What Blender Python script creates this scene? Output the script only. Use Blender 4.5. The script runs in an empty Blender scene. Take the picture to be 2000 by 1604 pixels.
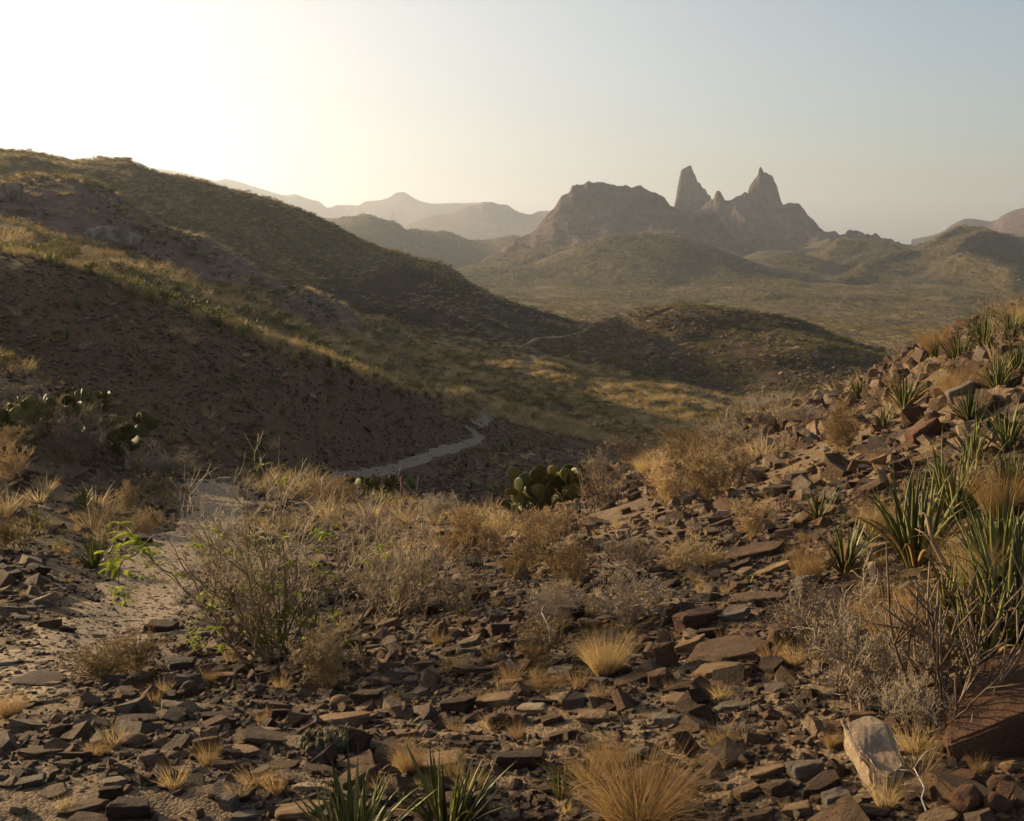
import bpy, bmesh, math, random
import numpy as np
from mathutils import Vector, Matrix, Euler
R = math.radians
random.seed(7); rng = np.random.default_rng(7)
SC = bpy.context.scene
C = SC.collection

# ------------------------------------------------------------------ camera, sky, sun, exposure
F = 2300.0; W2, H2 = 1000.0, 802.0; HOR = 470.0
PITCH = math.atan((H2 - HOR) / F)
cam_d = bpy.data.cameras.new('camera'); cam = bpy.data.objects.new('camera', cam_d); C.objects.link(cam)
cam_d.sensor_width = 36.0; cam_d.lens = 36.0 * F / 2000.0; cam_d.clip_start = 0.05; cam_d.clip_end = 60000
cam.location = (0, 0, 0); cam.rotation_euler = (math.pi / 2 - PITCH, 0, 0)
SC.camera = cam
SUN_AZ, SUN_EL = R(-57), R(14.5)          # measured from the viewing direction, clockwise positive
sun_dir = Vector((math.sin(SUN_AZ) * math.cos(SUN_EL), math.cos(SUN_AZ) * math.cos(SUN_EL), math.sin(SUN_EL)))
world = bpy.data.worlds.new('World'); SC.world = world; world.use_nodes = True
nt = world.node_tree; bg = nt.nodes['Background']
sky = nt.nodes.new('ShaderNodeTexSky'); sky.sky_type = 'NISHITA'; sky.sun_disc = False
sky.sun_elevation = SUN_EL; sky.sun_rotation = SUN_AZ
sky.altitude = 900; sky.air_density = 1.0; sky.dust_density = 4.0; sky.ozone_density = 1.6
hs = nt.nodes.new('ShaderNodeHueSaturation'); # the glow round the sun is white, the sky away from it keeps its blue
wtc = nt.nodes.new('ShaderNodeTexCoord'); wdt = nt.nodes.new('ShaderNodeVectorMath'); wdt.operation = 'DOT_PRODUCT'; wdt.inputs[1].default_value = sun_dir
wmr = nt.nodes.new('ShaderNodeMapRange'); wmr.interpolation_type = 'SMOOTHSTEP'; wmr.inputs['From Min'].default_value = .15; wmr.inputs['From Max'].default_value = .85; wmr.inputs['To Min'].default_value = .85; wmr.inputs['To Max'].default_value = .12
nt.links.new(wtc.outputs['Generated'], wdt.inputs[0]); nt.links.new(wdt.outputs['Value'], wmr.inputs['Value']); nt.links.new(wmr.outputs[0], hs.inputs['Saturation'])
tint = nt.nodes.new('ShaderNodeMix'); tint.data_type = 'RGBA'; tint.blend_type = 'MULTIPLY'; tint.inputs[0].default_value = 1; tint.inputs[7].default_value = (1.0, 0.965, 0.90, 1)
nt.links.new(sky.outputs[0], hs.inputs['Color']); nt.links.new(hs.outputs[0], tint.inputs[6])
nt.links.new(tint.outputs[2], bg.inputs[0]); bg.inputs[1].default_value = 0.105
sun_l = bpy.data.lights.new('sun', 'SUN'); sun_l.energy = 5.0; sun_l.angle = R(0.6); sun_l.color = (1.0, 0.745, 0.40)
sun = bpy.data.objects.new('sun', sun_l); C.objects.link(sun)
sun.rotation_euler = sun_dir.to_track_quat('Z', 'Y').to_euler()
SC.view_settings.view_transform = 'Standard'; SC.view_settings.look = 'None'
SC.view_settings.gamma = 1; SC.view_settings.use_curve_mapping = False
SC.view_settings.exposure = 0.72
SC.cycles.volume_bounces = 1; SC.cycles.max_bounces = 5; SC.cycles.transparent_max_bounces = 8
SC.cycles.diffuse_bounces = 3
HAZE = 1.45e-4

# ------------------------------------------------------------------ pixel <-> world helpers (photo is 2000 x 1604)
CP, SP = math.cos(PITCH), math.sin(PITCH)
def ray(x, y):
    dx, dy = (x - W2) / F, (H2 - y) / F
    return dx, CP + dy * SP, -SP + dy * CP
def azs(x, y):
    X, Y, Z = ray(x, y); h = math.hypot(X, Y)
    return math.atan2(X, Y), Z / h
def project(p):
    X, Y, Z = p
    d = Y * CP - Z * SP; u = Y * SP + Z * CP
    return W2 + F * X / d, H2 - F * u / d, d

# ------------------------------------------------------------------ numpy noise
_perm = rng.permutation(4096); _ga = rng.random(4096) * 2 * np.pi
_gx, _gy = np.cos(_ga), np.sin(_ga)
def perlin(x, y):
    xi = np.floor(x).astype(np.int64); yi = np.floor(y).astype(np.int64)
    xf, yf = x - xi, y - yi
    u = xf * xf * xf * (xf * (xf * 6 - 15) + 10); v = yf * yf * yf * (yf * (yf * 6 - 15) + 10)
    def g(ix, iy, fx, fy):
        h = _perm[(ix + _perm[iy & 4095]) & 4095]
        return _gx[h] * fx + _gy[h] * fy
    a = g(xi, yi, xf, yf); b = g(xi + 1, yi, xf - 1, yf)
    c = g(xi, yi + 1, xf, yf - 1); d = g(xi + 1, yi + 1, xf - 1, yf - 1)
    return (a + (b - a) * u + (c - a) * v + (a - b - c + d) * u * v) * 1.5
def relief(x, y, r, amp=1.0, lo=0.0035, hi=0.10, ridged=0.0):
    crag = 0.5 if lo < 0.002 else 0.0
    out = np.zeros_like(x)
    for k in range(-5, 10):
        lam = 2.0 ** k
        w = np.clip((lam / (r * lo) - 1), 0, 1) * np.clip(2 - lam / (r * hi), 0, 1)
        if w.max() <= 0: continue
        n = perlin(x / lam + 17.3 * k, y / lam - 9.1 * k)
        if ridged: n = n * (1 - ridged) + ridged * (0.45 - np.abs(n) * 1.8)
        out += w * n * 0.055 * lam * amp * (r * hi / lam) ** crag
    return out

# ------------------------------------------------------------------ lofted terrain layers
def pchip_rows(X, Yv, q):
    """monotone cubic through (X,Yv) rows; q one query per row"""
    n, k = X.shape
    h = np.maximum(np.diff(X, axis=1), 1e-9); d = np.diff(Yv, axis=1) / h
    m = np.zeros_like(X)
    if k > 2:
        w1 = 2 * h[:, 1:] + h[:, :-1]; w2 = h[:, 1:] + 2 * h[:, :-1]
        same = (d[:, 1:] * d[:, :-1]) > 0
        with np.errstate(divide='ignore', invalid='ignore'):
            hm = (w1 + w2) / (w1 / d[:, :-1] + w2 / d[:, 1:])
        m[:, 1:-1] = np.where(same, hm, 0)
    m[:, 0] = d[:, 0]; m[:, -1] = d[:, -1]
    i = np.clip((X[:, 1:-1] <= q[:, None]).sum(1), 0, k - 2) if k > 2 else np.zeros(n, int)
    a = np.arange(n); hh = h[a, i]; t = np.clip((q - X[a, i]) / hh, 0, 1)
    t2, t3 = t * t, t * t * t
    return (Yv[a, i] * (2 * t3 - 3 * t2 + 1) + m[a, i] * hh * (t3 - 2 * t2 + t)
            + Yv[a, i + 1] * (-2 * t3 + 3 * t2) + m[a, i + 1] * hh * (t3 - t2))
def interp_line(knots, vals, q):
    K = np.asarray(knots)[None, :].repeat(len(q), 0); V = np.asarray(vals)[None, :].repeat(len(q), 0)
    return pchip_rows(K, V, np.clip(q, knots[0], knots[-1]))

class Layer:
    def __init__(self, name, lines, amp=1.0, ridged=0.0, lo=0.0035, hi=0.10, skirt=None, far=1.0, spur=None):
        self.spur = spur
        if far != 1.0: lines = [[(p[0], p[1], p[2] * far) for p in l_] for l_ in lines]
        if skirt: lines = [[(x, None, r * skirt, -44 - r * .004) for x, y, r in lines[1]]] + lines[1:]
        self.name = name; self.amp = amp; self.ridged = ridged; self.lo = lo; self.hi = hi
        self.L = []
        for ln in lines:
            a, lr, z = [], [], []
            for p in ln:
                if len(p) == 4: az, s = math.atan2(p[0] - W2, F), None       # (x, None, r, z)
                else: az, s = azs(p[0], p[1])
                a.append(az); lr.append(math.log(p[2])); z.append(p[3] if len(p) == 4 else s * p[2])
            self.L.append((a, lr, z))
        self.az0 = min(l[0][0] for l in self.L); self.az1 = max(l[0][-1] for l in self.L)
    def cols(self, az):
        LR = np.stack([interp_line(a, lr, az) for a, lr, z in self.L], 1)
        Z = np.stack([interp_line(a, z, az) for a, lr, z in self.L], 1)
        return LR, Z
    def z(self, az, r, noise=True):
        LR, Z = self.cols(az); q = np.log(r)
        if self is globals().get('base'):
            k = np.clip((np.abs(az) - 1.6) / 1.2, 0, 1)[:, None]; k = k * k * (3 - 2 * k)
            LR = LR * (1 - k) + self.ref[0] * k; Z = Z * (1 - k) + self.ref[1] * k
        z = pchip_rows(LR, Z, q)
        if noise:
            x, y = r * np.sin(az), r * np.cos(az)
            z = z + relief(x, y, r, self.amp, self.lo, self.hi, self.ridged) * path_fade(x, y)
            if self.spur:                       # gullies running down the slope
                sx, lam, am = self.spur; t = np.clip((q - LR[:, 0]) / (LR[:, -1] - LR[:, 0]), 0, 1)
                w1 = x + sx * y + perlin(x / lam * .7, y / lam * .7) * lam * .5
                z = z - np.abs(perlin(w1 / lam, y / lam * .12 + 3.3)) * 1.6 * am * np.clip(np.sin(t * math.pi) * 1.6, 0, 1) ** 1.5 - np.abs(perlin(w1 / lam * 2.7, y / lam * .3)) * .5 * am * np.sin(t * math.pi)
        bad = (q < LR[:, 0]) | (q > LR[:, -1]) | (az < self.az0) | (az > self.az1)
        return np.where(bad, -1e4, z)

def ln(*p): return list(p)
def shift(line, fr, dy): return [(x, y + dy, r * fr) for x, y, r in line]

nearcrest = ln((-900,560,26),(-400,640,26),(0,700,25),(60,735,24),(120,770,23),(200,845,21),(250,900,20),(300,925,19.5),(400,937,19),(500,940,19.5),(600,950,20),(700,962,20.5),(780,985,21),(860,1005,20),(950,1012,18.5),(1040,1000,18.5),(1100,975,19),(1160,940,20),(1230,905,21.5),(1350,862,22),(1500,805,22),(1640,765,20),(1750,715,18),(1850,655,16.5),(2000,605,15),(2400,520,14),(3200,420,14))
base = Layer('ground', [
  ln((-3000,None,0.3,-1.62),(5000,None,0.3,-1.62)),
  ln((-3000,None,1.2,-1.64),(5000,None,1.2,-1.58)),
  ln((-2500,None,3.4,-1.80),(-600,None,3.5,-1.76),(0,1604,3.45),(1000,1604,3.12),(2000,1604,2.95),(2600,None,3.0,-1.38),(4500,None,3.0,-1.2)),
  ln((-2500,None,5.6,-2.1),(-600,None,5.8,-2.25),(0,1350,5.7),(600,1350,5.2),(1000,1350,4.6),(1500,1350,4.2),(2000,1350,3.85),(2600,None,4,-1.35),(4500,None,4,-1.1)),
  ln((-2500,None,9,-2.4),(-600,None,9,-2.6),(0,1150,9),(300,1150,10),(600,1150,9),(1000,1150,7),(1500,1150,5.8),(2000,1150,5),(2600,None,5,-1.2),(4500,None,5,-0.9)),
  ln((-2500,None,14,-2.2),(-600,None,14,-2.6),(0,1000,13.5),(430,1000,15),(700,1005,14.5),(1000,1050,11.5),(1250,1020,9.8),(1500,1000,8.5),(2000,930,7.0),(2600,None,7,-0.9),(4500,None,7,-0.5)),
  nearcrest,
  shift(nearcrest, 1.22, 50),
  ln((-900,None,33,-5.5),(0,None,32,-7.4),(500,None,31,-7.4),(700,None,30,-7.6),(1000,None,36,-9),(1250,None,44,-11),(1500,None,48,-11.5),(2000,None,45,-10.5),(3000,None,40,-7)),
  ln((-900,None,70,-8),(0,None,70,-14),(1000,None,80,-16.5),(2000,None,85,-18),(3000,None,85,-12)),
  ln((-900,None,200,-15),(0,None,200,-22),(1000,None,210,-27),(1400,None,230,-28),(2000,None,230,-28),(3000,None,200,-20)),
  ln((-900,None,380,-34),(1000,None,400,-35.5),(3000,None,400,-34)),
  ln((-900,None,600,-35),(1000,None,620,-36.5),(3000,None,600,-36)),
  ln((-900,None,900,-35),(1000,None,900,-35),(3000,None,900,-35)),
  ln((-900,None,1800,-28),(3000,None,1800,-28)),
  ln((-900,None,8500,-60),(3000,None,8500,-60)),
], amp=0.8)
base.az0, base.az1 = -math.pi, math.pi
base.ref = base.cols(np.array([0.9]))

s_bench = ln((-900,900,24),(-400,930,27),(0,925,28),(300,922,29),(550,932,31.5),(700,917,38),(850,880,48),(925,852,56),(1000,858,57),(1100,872,60),(1250,900,64),(1350,960,68),(1500,1000,70))
scree = Layer('hill', [
  ln((-900,1050,20),(-400,1050,22),(0,1040,23.5),(300,1020,24.5),(600,1010,26.5),(800,1040,27),(1000,1035,33),(1150,975,42),(1250,925,54),(1350,980,60),(1500,1040,62)),
  s_bench,
  ln((-900,880,25),(-400,905,28.4),(0,890,30),(300,895,30.6),(550,910,33.2),(700,900,39.6),(850,868,49.5),(925,836,58),(1000,850,59),(1100,866,62),(1250,895,66),(1350,960,70),(1500,1000,72)),
  ln((-900,300,50),(-400,410,47),(0,489,44),(60,499,43.5),(200,543,42.5),(400,612,41.5),(560,672,42),(680,715,46),(760,745,50),(850,765,57),(920,768,64),(960,778,66),(1050,805,68),(1150,838,70),(1250,880,72),(1350,962,74),(1500,1010,76)),
  ln((-900,340,58),(-400,440,55),(0,520,52),(200,575,51),(400,640,50),(560,710,51),(680,750,56),(760,790,61),(850,815,68),(920,820,74),(1050,840,78),(1150,865,80),(1250,900,82),(1350,980,84),(1500,1030,86)),
  ln((-900,430,80),(-400,540,75),(0,620,70),(400,740,68),(700,850,72),(960,900,88),(1150,920,94),(1350,1010,98),(1500,1050,98)),
], amp=0.9, spur=(.2, 9, .25))
strip = Layer('grass_slope', [
  ln((-900,500,50),(-400,560,46),(0,620,44),(200,680,44),(400,760,44),(600,830,46),(800,900,60),(1000,930,72),(1250,960,76),(1450,980,78),(1700,900,70),(2000,900,70)),
  ln((-900,360,60),(-400,450,58),(0,506,55),(200,565,54),(400,640,55),(600,712,62),(800,790,74),(1000,850,78),(1250,898,80),(1450,880,76),(1700,850,70),(2000,850,72)),
  ln((-900,330,85),(-400,410,85),(0,443,84),(100,466,84),(200,498,86),(300,530,88),(400,560,92),(500,585,98),(600,630,108),(800,698,116),(1000,742,118),(1250,800,110),(1450,825,104),(1700,800,104),(2000,780,100)),
  ln((-900,330,120),(-400,400,120),(0,430,120),(200,480,120),(400,545,125),(600,598,140),(800,648,160),(1000,686,172),(1150,712,165),(1300,760,155),(1450,796,145),(1700,775,145),(2000,760,140)),
  ln((-900,360,170),(0,480,170),(400,600,190),(700,660,215),(1000,712,220),(1300,770,210),(1500,800,190),(2000,800,180)),
], amp=1.5)
pink = Layer('hill', [
  ln((-900,520,78),(0,520,78),(200,560,80),(400,620,86),(600,680,100),(760,740,110)),
  ln((-900,400,88),(0,440,88),(100,466,88),(200,496,90),(300,525,92),(400,556,96),(500,580,100),(600,612,108),(760,700,120)),
  ln((-900,240,118),(-200,325,118),(0,338,118),(50,328,119),(110,332,120),(160,348,121),(250,390,123),(340,430,125),(430,475,128),(520,520,130),(600,560,134),(680,605,140),(760,680,146)),
  ln((-900,300,150),(0,400,150),(300,470,155),(600,620,165),(760,760,170)),
], amp=1.1, spur=(.3, 14, 1.0))
leftback = Layer('hill', [
  ln((-900,420,150),(0,460,150),(300,520,155),(500,580,160),(700,640,185),(900,680,240),(1060,740,290)),
  ln((-900,330,180),(0,390,180),(300,440,190),(500,500,205),(700,548,240),(860,575,280),(940,625,300),(1060,700,330)),
  ln((-900,230,270),(-200,290,262),(0,299,260),(70,304,260),(160,314,262),(248,318,264),(272,334,265),(310,347,268),(360,350,272),(440,360,280),(500,378,288),(560,402,296),(640,436,310),(740,478,330),(860,523,350),(900,546,355),(940,585,360),(1060,680,370)),
  ln((-900,300,340),(0,380,340),(400,440,350),(740,540,390),(1060,640,430)),
], amp=1.0, spur=(.5, 45, .7))
knoll = Layer('hill', [
  ln((440,640,160),(560,650,165),(700,680,170),(900,700,175),(1010,705,178),(1120,690,185),(1200,690,190),(1300,700,195)),
  ln((440,585,170),(560,600,178),(700,645,182),(900,668,184),(1010,678,186),(1120,660,195),(1200,650,205),(1300,660,215)),
  ln((440,575,190),(560,562,205),(640,556,214),(690,546,218),(740,534,220),(790,525,222),(840,538,222),(900,558,222),(960,583,224),(1030,606,226),(1100,626,228),(1180,640,232),(1300,668,236)),
  ln((440,640,240),(690,620,260),(900,630,265),(1100,680,270),(1300,720,280)),
], amp=1.0)
darkknoll = Layer('hill', [
  ln((880,740,160),(1010,720,160),(1100,730,155),(1200,760,148),(1400,810,140),(1600,830,135),(1800,820,130),(2100,820,130)),
  ln((880,710,175),(1010,690,172),(1100,690,168),(1200,722,160),(1400,778,150),(1600,795,142),(1800,780,140),(2100,780,140)),
  ln((880,690,190),(1010,672,192),(1080,662,196),(1150,642,200),(1200,630,204),(1260,612,206),(1300,601,207),(1336,592,208),(1400,598,208),(1480,612,208),(1560,632,207),(1650,660,204),(1760,698,200),(1900,740,194),(2100,790,180)),
  ln((880,740,230),(1150,720,240),(1340,690,250),(1560,720,250),(1900,800,240),(2100,830,230)),
], amp=1.1)
plaindip = Layer('hill', [
  ln((1150,None,740,-39),(1400,None,700,-39),(1700,None,730,-39),(2100,None,680,-39)),
  ln((1150,None,780,-35.5),(1300,None,760,-35),(1440,None,775,-34.5),(1500,None,740,-33.6),(1640,None,760,-34),(1750,None,780,-35.6),(1850,None,730,-33.5),(2100,None,700,-35)),
  ln((1150,None,830,-38),(1500,None,830,-38),(2100,None,800,-38)),
], amp=0.9)
dome = Layer('hill', [
  [], ln((780,560,900),(950,553,940),(1100,550,950),(1300,558,900),(1500,558,900),(1750,560,900)),
  ln((780,540,1060),(900,528,1060),(1000,518,1060),(1060,505,1060),(1110,488,1060),(1150,471,1060),(1190,456,1060),(1240,449,1060),(1290,453,1060),(1340,463,1062),(1400,480,1064),(1460,500,1066),(1520,520,1070),(1580,540,1075),(1660,556,1080),(1750,570,1085)),
  ln((780,560,1250),(1000,560,1250),(1240,540,1260),(1500,560,1260),(1750,575,1280)),
], amp=0.75, skirt=.86, spur=(.1, 90, 3))
rhill0 = Layer('hill', [
  [], ln((1400,540,1040),(1456,528,1060),(1600,546,1020),(1750,555,1000)),
  ln((1400,520,1180),(1456,498,1180),(1495,487,1180),(1540,490,1180),(1590,505,1170),(1650,528,1160),(1750,560,1140)),
  ln((1400,540,1380),(1540,540,1380),(1750,570,1380)),
], amp=0.8, skirt=.86)
cone = Layer('hill', [
  ln((1490,525,1250),(1600,525,1250),(1720,525,1250)),
  ln((1490,505,1350),(1550,492,1400),(1590,477,1420),(1612,468,1420),(1620,465,1420),(1634,473,1420),(1660,485,1420),(1720,500,1380)),
  ln((1490,525,1600),(1620,520,1600),(1720,525,1600)),
], amp=0.9, far=1.1)
rhill = Layer('hill', [
  [], ln((1480,540,1100),(1600,545,1000),(1700,553,950),(1800,563,880),(1900,566,860),(2000,570,840),(2300,580,800)),
  ln((1480,520,1200),(1600,507,1150),(1700,508,1100),(1800,512,1060),(1900,505,1030),(2000,510,1010),(2300,500,1000)),
  ln((1480,500,1350),(1560,486,1340),(1640,462,1310),(1720,452,1270),(1792,452,1240),(1840,446,1210),(1880,442,1200),(1920,440,1190),(1944,449,1190),(1968,455,1190),(2000,456,1190),(2120,452,1190),(2300,440,1190)),
  ln((1480,520,1700),(1800,500,1600),(2300,500,1500)),
], amp=1.6, ridged=0.5, skirt=.88, spur=(-.55, 150, 26))
mesa = Layer('mountain', [
  ln((820,560,960),(1000,560,960),(1300,560,980),(1650,560,1000)),
  ln((820,540,1050),(900,528,1060),(1000,506,1080),(1200,500,1120),(1400,505,1140),(1650,525,1100)),
  ln((820,535,1180),(900,520,1180),(960,492,1200),(1020,464,1240),(1060,436,1260),(1100,412,1290),(1200,400,1310),(1290,410,1310),(1400,440,1300),(1480,497,1250),(1650,530,1200)),
  ln((820,532,1250),(880,525,1250),(950,496,1270),(1000,474,1290),(1020,460,1300),(1045,440,1310),(1060,420,1320),(1082,404,1325),(1100,382,1330),(1112,375,1330),(1118,363,1330),(1140,359,1330),(1148,352,1330),(1160,354,1330),(1175,351,1330),(1192,357,1330),(1212,359,1330),(1222,356,1330),(1250,358,1330),(1262,366,1330),(1285,380,1330),(1298,384,1330),(1308,400,1325),(1340,412,1320),(1375,408,1315),(1395,412,1310),(1420,440,1300),(1450,474,1280),(1480,496,1260),(1540,508,1240),(1650,530,1220)),
  ln((820,540,1500),(1150,450,1500),(1400,480,1500),(1650,540,1500)),
], amp=1.7, ridged=0.55, lo=0.0010, hi=0.03, skirt=.9, far=1.13, spur=(0, 60, 5))
earsbase = Layer('mountain', [
  ln((1180,540,1500),(1500,535,1500),(1850,530,1500)),
  ln((1180,490,1650),(1400,480,1680),(1500,485,1690),(1600,482,1690),(1700,478,1690),(1850,480,1690)),
  ln((1180,430,1780),(1320,425,1790),(1400,415,1800),(1540,420,1800),(1590,440,1790),(1640,462,1780),(1720,468,1770),(1850,476,1760)),
  ln((1180,420,1850),(1260,405,1850),(1294,384,1850),(1305,392,1850),(1318,403,1850),(1340,408,1860),(1380,395,1860),(1394,386,1860),(1399,371,1860),(1405,367,1860),(1411,373,1860),(1416,384,1860),(1428,386,1860),(1442,381,1860),(1456,378,1860),(1470,384,1860),(1484,400,1860),(1500,392,1860),(1520,394,1860),(1532,399,1860),(1544,396,1860),(1558,393,1860),(1570,400,1860),(1580,414,1855),(1592,424,1850),(1601,442,1845),(1616,451,1840),(1632,452,1835),(1650,448,1830),(1658,443,1830),(1664,441,1830),(1674,447,1830),(1684,450,1830),(1690,456,1830),(1696,451,1830),(1703,458,1830),(1710,455,1825),(1717,461,1820),(1740,468,1800),(1850,476,1800)),
  ln((1180,460,2100),(1500,450,2100),(1850,500,2100)),
], amp=2.0, ridged=0.5, lo=0.0008, hi=0.025, skirt=.9, spur=(0, 60, 10))
earL = Layer('rock_spire', [
  ln((1306,440,1850),(1400,440,1850)),
  ln((1306,418,1880),(1315,408,1880),(1330,400,1890),(1350,398,1890),(1375,404,1880),(1400,420,1880)),
  ln((1306,430,1915),(1316,405,1915),(1319,392,1915),(1322,372,1915),(1327,347,1915),(1331,333,1915),(1337,329,1915),(1343,325,1915),(1349,324,1915),(1353,334,1915),(1359,346,1915),(1362,355,1915),(1368,360,1915),(1372,368,1915),(1378,371,1915),(1382,380,1915),(1386,381,1915),(1390,391,1915),(1400,425,1915)),
  ln((1306,440,1990),(1345,420,1990),(1400,440,1990)),
], amp=1.6, ridged=0.4, lo=0.0006, hi=0.012)
earR = Layer('rock_spire', [
  ln((1448,440,1850),(1540,440,1850)),
  ln((1448,415,1875),(1465,400,1885),(1490,396,1890),(1515,400,1885),(1540,420,1875)),
  ln((1448,425,1915),(1459,392,1915),(1461,376,1915),(1465,363,1915),(1470,355,1915),(1475,349,1915),(1480,342,1915),(1483,329,1915),(1486,327,1915),(1489,331,1915),(1492,338,1915),(1497,338,1915),(1502,342,1915),(1509,345,1915),(1513,355,1915),(1517,362,1915),(1521,378,1915),(1525,392,1915),(1531,405,1915),(1540,430,1915)),
  ln((1448,440,1990),(1495,420,1990),(1540,440,1990)),
], amp=1.6, ridged=0.4, lo=0.0006, hi=0.012)
g1 = Layer('hill', [
  ln((480,520,900),(700,520,1000),(900,530,1100),(1080,525,1200)),
  ln((480,480,1250),(700,480,1300),(800,490,1350),(900,490,1450),(1080,495,1500)),
  ln((480,440,1500),(600,430,1500),(645,428,1500),(690,421,1500),(720,420,1500),(742,429,1500),(778,440,1510),(796,452,1530),(808,449,1560),(824,453,1580),(852,456,1620),(870,455,1650),(894,461,1700),(912,467,1750),(950,468,1800),(980,464,1800),(1002,461,1800),(1030,470,1800),(1080,480,1800)),
  ln((480,490,2100),(1080,500,2300)),
], amp=0.9, ridged=0.4, skirt=.8)
far2 = Layer('mountain', [
  ln((700,490,3000),(1130,490,3000)),
  ln((700,475,3500),(796,462,3500),(950,440,3500),(1130,450,3500)),
  ln((700,470,3800),(780,448,3800),(817,430,3800),(845,421,3800),(880,417,3800),(901,410,3800),(915,403,3800),(935,400,3800),(943,395,3800),(958,395,3800),(975,400,3800),(988,401,3800),(1006,411,3800),(1020,417,3800),(1034,420,3800),(1051,414,3800),(1068,413,3800),(1130,430,3800)),
  ln((700,490,4600),(1130,490,4600)),
], amp=0.6, ridged=0.5, skirt=.8, lo=.0015, hi=.03)
far1 = Layer('mountain', [
  ln((40,470,4600),(1130,485,4600)),
  ln((40,330,5200),(300,330,5200),(444,360,5200),(640,420,5200),(789,400,5200),(940,410,5200),(1130,440,5200)),
  ln((40,340,5500),(148,312,5500),(170,309,5500),(300,330,5500),(400,365,5500),(430,353,5500),(444,350,5500),(469,357,5500),(518,372,5500),(560,382,5500),(574,380,5500),(600,388,5500),(623,393,5500),(641,405,5500),(661,400,5500),(698,402,5500),(715,394,5500),(740,392,5500),(761,386,5500),(775,377,5500),(789,375,5500),(803,382,5500),(817,391,5500),(845,398,5500),(929,396,5500),(990,410,5500),(1130,440,5500)),
  ln((40,480,6600),(1130,485,6600)),
], amp=0.5, ridged=0.5, skirt=.8, lo=.0015, hi=.03)
farR = Layer('mountain', [
  ln((1780,485,2700),(2400,480,2500)),
  ln((1780,470,3100),(1838,456,3100),(1860,440,3100),(1880,430,3100),(1886,428,3100),(1904,429,3100),(1936,434,3100),(1960,421,3000),(2000,407,2950),(2100,385,2900),(2400,360,2900)),
  ln((1780,490,3700),(2400,480,3600)),
], amp=0.5, ridged=0.4)

LAYERS = [base, scree, strip, pink, leftback, knoll, darkknoll, plaindip, dome, rhill0, cone, rhill, mesa, earsbase, earL, earR, g1, far2, far1, farR]
PATH = []           # world polylines, filled below
def path_fade(x, y):
    if not PATH: return 1.0
    out = np.ones_like(x)
    for pl, w in PATH:
        near = (x > pl[:, 0].min() - 3) & (x < pl[:, 0].max() + 3) & (y > pl[:, 1].min() - 3) & (y < pl[:, 1].max() + 3)
        if not near.any(): continue
        d = path_dist(x[near], y[near], pl)
        out[near] = np.minimum(out[near], np.clip((d - w * 0.5) / (w * 0.7), 0.12, 1))
    return out
def path_dist(x, y, pl):
    best = np.full(x.shape, 1e9)
    for (ax, ay), (bx, by) in zip(pl[:-1, :2], pl[1:, :2]):
        vx, vy = bx - ax, by - ay; L2 = vx * vx + vy * vy + 1e-9
        t = np.clip(((x - ax) * vx + (y - ay) * vy) / L2, 0, 1)
        best = np.minimum(best, np.hypot(x - ax - t * vx, y - ay - t * vy))
    return best
def H(x, y, layers=None, noise=True):
    x = np.asarray(x, float); y = np.asarray(y, float)
    az = np.arctan2(x, y); r = np.maximum(np.hypot(x, y), 0.31)
    z = np.full(x.shape, -1e4)
    for L in (layers or LAYERS[:7]): z = np.maximum(z, L.z(az, r, noise))
    return z
def hit(x, y, layers=None, noise=True, rmin=1.5, rmax=900):
    az, s = azs(x, y); r = np.exp(np.linspace(math.log(rmin), math.log(rmax), 520))
    z = H(r * math.sin(az), r * math.cos(az), layers, noise)
    k = np.argmax(z >= s * r)
    if not (z >= s * r).any(): k = len(r) - 1
    if k > 0:
        r2 = np.linspace(r[k - 1], r[k], 24); z2 = H(r2 * math.sin(az), r2 * math.cos(az), layers, noise)
        m = z2 >= s * r2; j = int(np.argmax(m)) if m.any() else 23
        return Vector((r2[j] * math.sin(az), r2[j] * math.cos(az), z2[j]))
    return Vector((r[k] * math.sin(az), r[k] * math.cos(az), z[k]))

path_px = [
  (0.85, [(-60,1395),(40,1330),(130,1285),(215,1235),(280,1190),(300,1130),(345,1070),(410,1025),(432,985),(410,948),(400,938)]),
  (0.65, [(600,936),(672,922),(745,913),(817,894),(889,868),(933,852),(925,839),(908,828)]),
  (0.8, [(930,826),(950,812),(950,800),(935,785),(922,770)]),
  (1.0, [(1030,722),(1048,708),(1040,694)]),
  (1.6, [(1006,682),(1050,664),(1100,658),(1126,651)]),
  (0.7, [(1126,651),(1145,644),(1158,637)]),
  (1.0, [(1258,632),(1285,620),(1306,610),(1322,603)]),
  (0.3, [(740,970),(790,980),(850,1000)]),
]
_tmp = []
for w, pts in path_px:
    P = [hit(px, py, noise=False) for px, py in pts]; P = [q for i_, q in enumerate(P) if q.length < 1.25 * min(v.length for v in P[max(0, i_-1):i_+2])]
    pl = []
    for i in range(len(P) - 1):                      # Catmull-Rom
        p0, p1, p2, p3 = P[max(i-1,0)], P[i], P[i+1], P[min(i+2,len(P)-1)]
        for k in range(8):
            t = k / 8
            pl.append(0.5*((2*p1)+(p2-p0)*t+(2*p0-5*p1+4*p2-p3)*t*t+(3*p1-p0-3*p2+p3)*t**3))
    pl.append(P[-1]); _tmp.append((np.array([tuple(v) for v in pl]), w))
PATH.extend(_tmp)

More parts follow.
